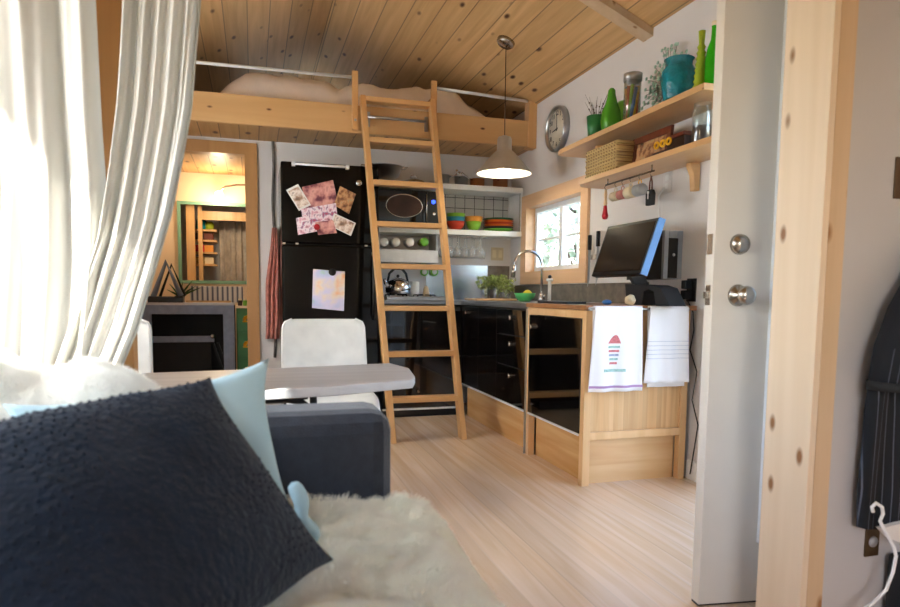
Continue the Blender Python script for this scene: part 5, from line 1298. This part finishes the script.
def curt(el, er, nf, ph, yo, amp):
    ZT, ZB_ = 2.30, .74
    def f(u, v):
        z = ZT-(ZT-ZB_)*v; x0_, x1_ = el(z), er(z); uu = u+.012*math.sin(v*4+u*9)
        x = x0_+(x1_-x0_)*u
        a_ = amp*(.75+.35*math.sin(u*7+1))
        y = 1.66+.10*x+yo+a_*math.sin(2*PI*nf*uu+ph+.6*math.sin(v*3))+.35*a_*math.sin(2*PI*nf*2.3*u+v*2)
        return Vector((x, y, z))
    return f
cu = thing('curtain', 'tall off-white linen curtain in soft folds, swept aside, sunlit at left', 'curtain', (-.5, 1.62, .74))
MB().grid(curt(lambda z: -.94, eL, 7, .4, .01, .022), 150, 40).build('panel', 'curtain_cloth', cu)
MB().grid(curt(eRl, eR, 5, 2.0, -.004, .016), 130, 60).build('panel', 'curtain_cloth', cu)
MB().tube([(XL, 1.66+.1*XL, 2.31), (.05, 1.665, 2.31)], .012, 10).build('curtain_rod', 'brass_dark', cu)
# wood post standing behind the curtain gap
gp = at(108, 60, y=2.64)
struct('trim_12', MB().box(gp.x-.055, gp.x+.055, 2.62, 2.71, 0, zc(RX)-.5), 'trim_wood')
# ================================================================ ENTRY WALL: jacket, plates
WYf = PY0+.022
q = at(897.5, 180, y=WYf)
xL = at(893.5, 180, y=WYf).x
t = thing('light_switch', 'dark bronze light switch plate at the right edge of the white wall', 'switch', (xL+.035, WYf-.004, q.z-.06))
zt_, zb_ = at(896, 157, y=WYf).z, at(896, 199, y=WYf).z
MB().box(xL, xL+.075, WYf-.006, WYf, zb_, zt_).build('plate', 'brass_dark', t, bevel=.002)
MB().box(xL+.028, xL+.047, WYf-.012, WYf-.006, (zt_+zb_)/2-.02, (zt_+zb_)/2+.02).build('toggle', 'wick_pale', t)
a, b_ = at(865, 527, y=WYf), at(882, 554, y=WYf)
t = thing('wall_outlet', 'dark outlet plate low on the white wall under the jacket', 'outlet', ((a.x+b_.x)/2, WYf-.004, b_.z))
MB().box(a.x, a.x+.047, WYf-.006, WYf, b_.z, a.z+.04).build('plate', 'brass_dark', t, bevel=.002)
MB().lathe([(0, -.004), (.014, -.003), (.015, 0), (0, 0)], (a.x+.024, WYf-.006, (a.z+b_.z)/2), 'Y').build('socket', 'silver_plastic', t)
JY = WYf-.035
jk = thing('pinstripe_jacket', 'black pinstripe jacket hanging on the white wall at the right edge', 'jacket', (at(895, 400, y=JY).x+.1, JY, at(870, 527, y=JY).z))
def jedge(pix):
    P = [at(a_, b2, y=JY) for a_, b2 in pix]; P.sort(key=lambda p: -p.z)
    def f(z):
        if z >= P[0].z: return P[0].x
        if z <= P[-1].z: return P[-1].x
        for a, b2 in zip(P, P[1:]):
            if b2.z <= z <= a.z: k_ = (z-b2.z)/(a.z-b2.z); return b2.x+(a.x-b2.x)*k_
    return f
je = jedge([(925, 255), (905, 282), (890, 312), (880, 345), (870, 380), (865, 410), (862, 450), (858, 490), (857, 526)])
JZT, JZB = at(900, 250, y=JY).z, at(865, 526, y=JY).z
def jf(s):
    def f(u, v):
        z = JZT+(JZB-JZT)*v-.012*math.sin(u*6)*(v > .9); x0_ = je(z); x1_ = x0_+.02+.42*min(1, .25+v*1.4)
        e = (1-(2*u-1)**8)**.5
        return Vector((x0_+(x1_-x0_)*u, JY+(s*(.022+.010*math.sin(u*26+v*2))*e if s < 0 else .020*e), z))
    return f
mb = MB(); mb.grid(jf(-1), 60, 40); mb.grid(jf(1), 60, 40); bmesh.ops.remove_doubles(mb.bm, verts=mb.bm.verts, dist=1e-4); mb.build('body', 'pinstripe', jk)
p = [at(947, 240, y=JY-.035), at(930, 278, y=JY-.04), at(911, 314, y=JY-.045), at(898, 350, y=JY-.05), at(891, 386, y=JY-.05)]
mb = MB(); mb.tube(p, [.045, .05, .052, .052, .050], 18); mb.build('sleeve', 'jacket_cloth', jk)
mat('pin_thread', '4a4e5a', .9); mb = MB()
for a_ in (-2.6, -2.25, -1.9, -1.55, -1.2, -.85, -.5):
    mb.tube([q_+Vector((math.cos(a_), math.sin(a_), 0))*r_ for q_, r_ in zip(p, (.0452, .0502, .0522, .0522, .0502))], .0011, 5)
mb.build('pinstripes', 'pin_thread', jk)
pc_ = p[-1]; MB().tube([pc_+Vector((-.0, 0, .012)), pc_+Vector((-.0, 0, -.010))], .0525, 18).build('cuff', 'dull_black', jk)
hx = p[0].x+.03; MB().tube([(hx, WYf, JZT+.03), (hx, JY-.01, JZT+.03), (hx, JY-.02, JZT+.045)], .006, 8).tube([(hx-.012, JY-.008, JZT-.03), (hx, JY-.012, JZT+.038), (hx+.012, JY-.008, JZT-.03)], .003, 6).build('hanging_loop', 'dull_black', jk)
# white looped cord
cpts = [(873, 512), (872, 507), (876, 503), (882, 507), (883, 514), (880, 521), (886, 533), (894, 547), (896, 556), (893, 572), (886, 590), (872, 604), (858, 612)]
tag(MB().tube([at(a_, b2, y=JY-.06) for a_, b2 in cpts], .0042, 8).build('lanyard', 'cable_white'), 'looped white cord dangling in front of the pinstripe jacket', 'cord')
a = at(888, 531, y=JY-.02)
(MB().prism([(a.x-.055, a.z+.02), (a.x+.03, a.z+.03), (a.x+.03, a.z-.03), (a.x-.02, a.z-.01)], 'Y', JY-.045, JY-.030).build('paper_tag', 'plate_white', jk))
a = at(900, 575, y=JY)
t = thing('black_bag', 'black bag with pale markings below the jacket at the right edge', 'bag', (a.x+.1, JY, a.z-.2))
MB().box(a.x-.03, a.x+.25, JY-.06, JY+.02, a.z-.25, a.z+.06).build('body', 'dull_black', t, bevel=.015)
MB().box(a.x-.012, a.x+.03, JY-.063, JY-.058, a.z-.05, a.z+.03).build('marking', 'apple_green', t)
MB().tube([(a.x+.03, JY-.02, a.z+.10), (a.x+.04, JY-.02, a.z+.2), (a.x+.1, JY-.02, a.z+.26), (a.x+.18, JY-.02, a.z+.2), (a.x+.19, JY-.02, a.z+.10)], .006, 8).build('strap', 'dull_black', t)
# ================================================================ LIGHT
w = bpy.data.worlds.new('World'); bpy.context.scene.world = w; w.use_nodes = True
nt = w.node_tree; bg = nt.nodes['Background']
sk_ = nt.nodes.new('ShaderNodeTexSky'); sk_.sky_type = 'NISHITA'; sk_.sun_disc = False; sk_.sun_elevation = math.radians(40); sk_.sun_rotation = math.radians(225); sk_.air_density = 1; sk_.dust_density = 2
nt.links.new(sk_.outputs[0], bg.inputs[0]); bg.inputs[1].default_value = .8
def light(name, kind, loc, energy, color=(1, 1, 1), **kw):
    l = bpy.data.lights.new(name, kind); l.energy = energy; l.color = color
    for a, b2 in kw.items(): setattr(l, a, b2)
    o = bpy.data.objects.new(name, l); C.objects.link(o); o.location = loc; return o
s = light('sun', 'SUN', (-4, -4, 5), 10, (1, .95, .86), angle=.012)
s.rotation_euler = Vector((1, 1, -1.1)).to_track_quat('-Z', 'Y').to_euler()
def portal(loc, rot, sx_, sy_):
    o = light('portal', 'AREA', loc, 1); o.data.shape = 'RECTANGLE'; o.data.size = sx_; o.data.size_y = sy_; o.data.cycles.is_portal = True; o.rotation_euler = rot
portal((XL-.13, (LY0+LY1)/2, (LZ0+LZ1)/2), (0, -PI/2, 0), LZ1-LZ0, LY1-LY0)
portal((XL-.13, (KY0+KY1)/2, (KZ0+KZ1)/2), (0, -PI/2, 0), KZ1-KZ0, KY1-KY0)
portal(((NX0+NX1)/2, YN-.13, (NZ0+NZ1)/2), (PI/2, 0, 0), NX1-NX0, NZ1-NZ0)
portal((XR+.16, (DY0+DY1)/2, DZ/2), (0, PI/2, 0), DZ, DY1-DY0)
portal((.62, 7.52, 2.67), (PI/2, 0, PI), .95, .5)
portal((XR+.16, (WY0+WY1)/2, (WZ0+WZ1)/2), (0, PI/2, 0), WZ1-WZ0, WY1-WY0)
light('pendant_light', 'SPOT', (pcx, PY, zrim+.05), 26, (1, .86, .68), spot_size=math.radians(150), spot_blend=.5, shadow_soft_size=.04)
light('arc_lamp_light', 'POINT', (at(219, 195, y=6.9).x, 6.9, at(219, 195, y=6.9).z-.05), 4.5, (1, .80, .55), shadow_soft_size=.05)
# ================================================================ CAMERA
cd = bpy.data.cameras.new('camera'); co = bpy.data.objects.new('camera', cd); C.objects.link(co)
cd.sensor_width = 36; cd.sensor_fit = 'HORIZONTAL'; cd.lens = FPX/900*36; cd.shift_x = (450-CX)/900; cd.shift_y = (CY-303.5)/900; cd.clip_start = .02
Mx = Matrix((RIGHT, -DOWN, -FWD)).transposed().to_4x4(); Mx.translation = EYE; co.matrix_world = Mx
cd.dof.use_dof = True; cd.dof.focus_distance = 4.2; cd.dof.aperture_fstop = 4.5
sc = bpy.context.scene; sc.camera = co
sc.view_settings.view_transform = 'Standard'; sc.view_settings.look = 'None'; sc.view_settings.gamma = 1; sc.view_settings.use_curve_mapping = False
sc.view_settings.exposure = 1.32
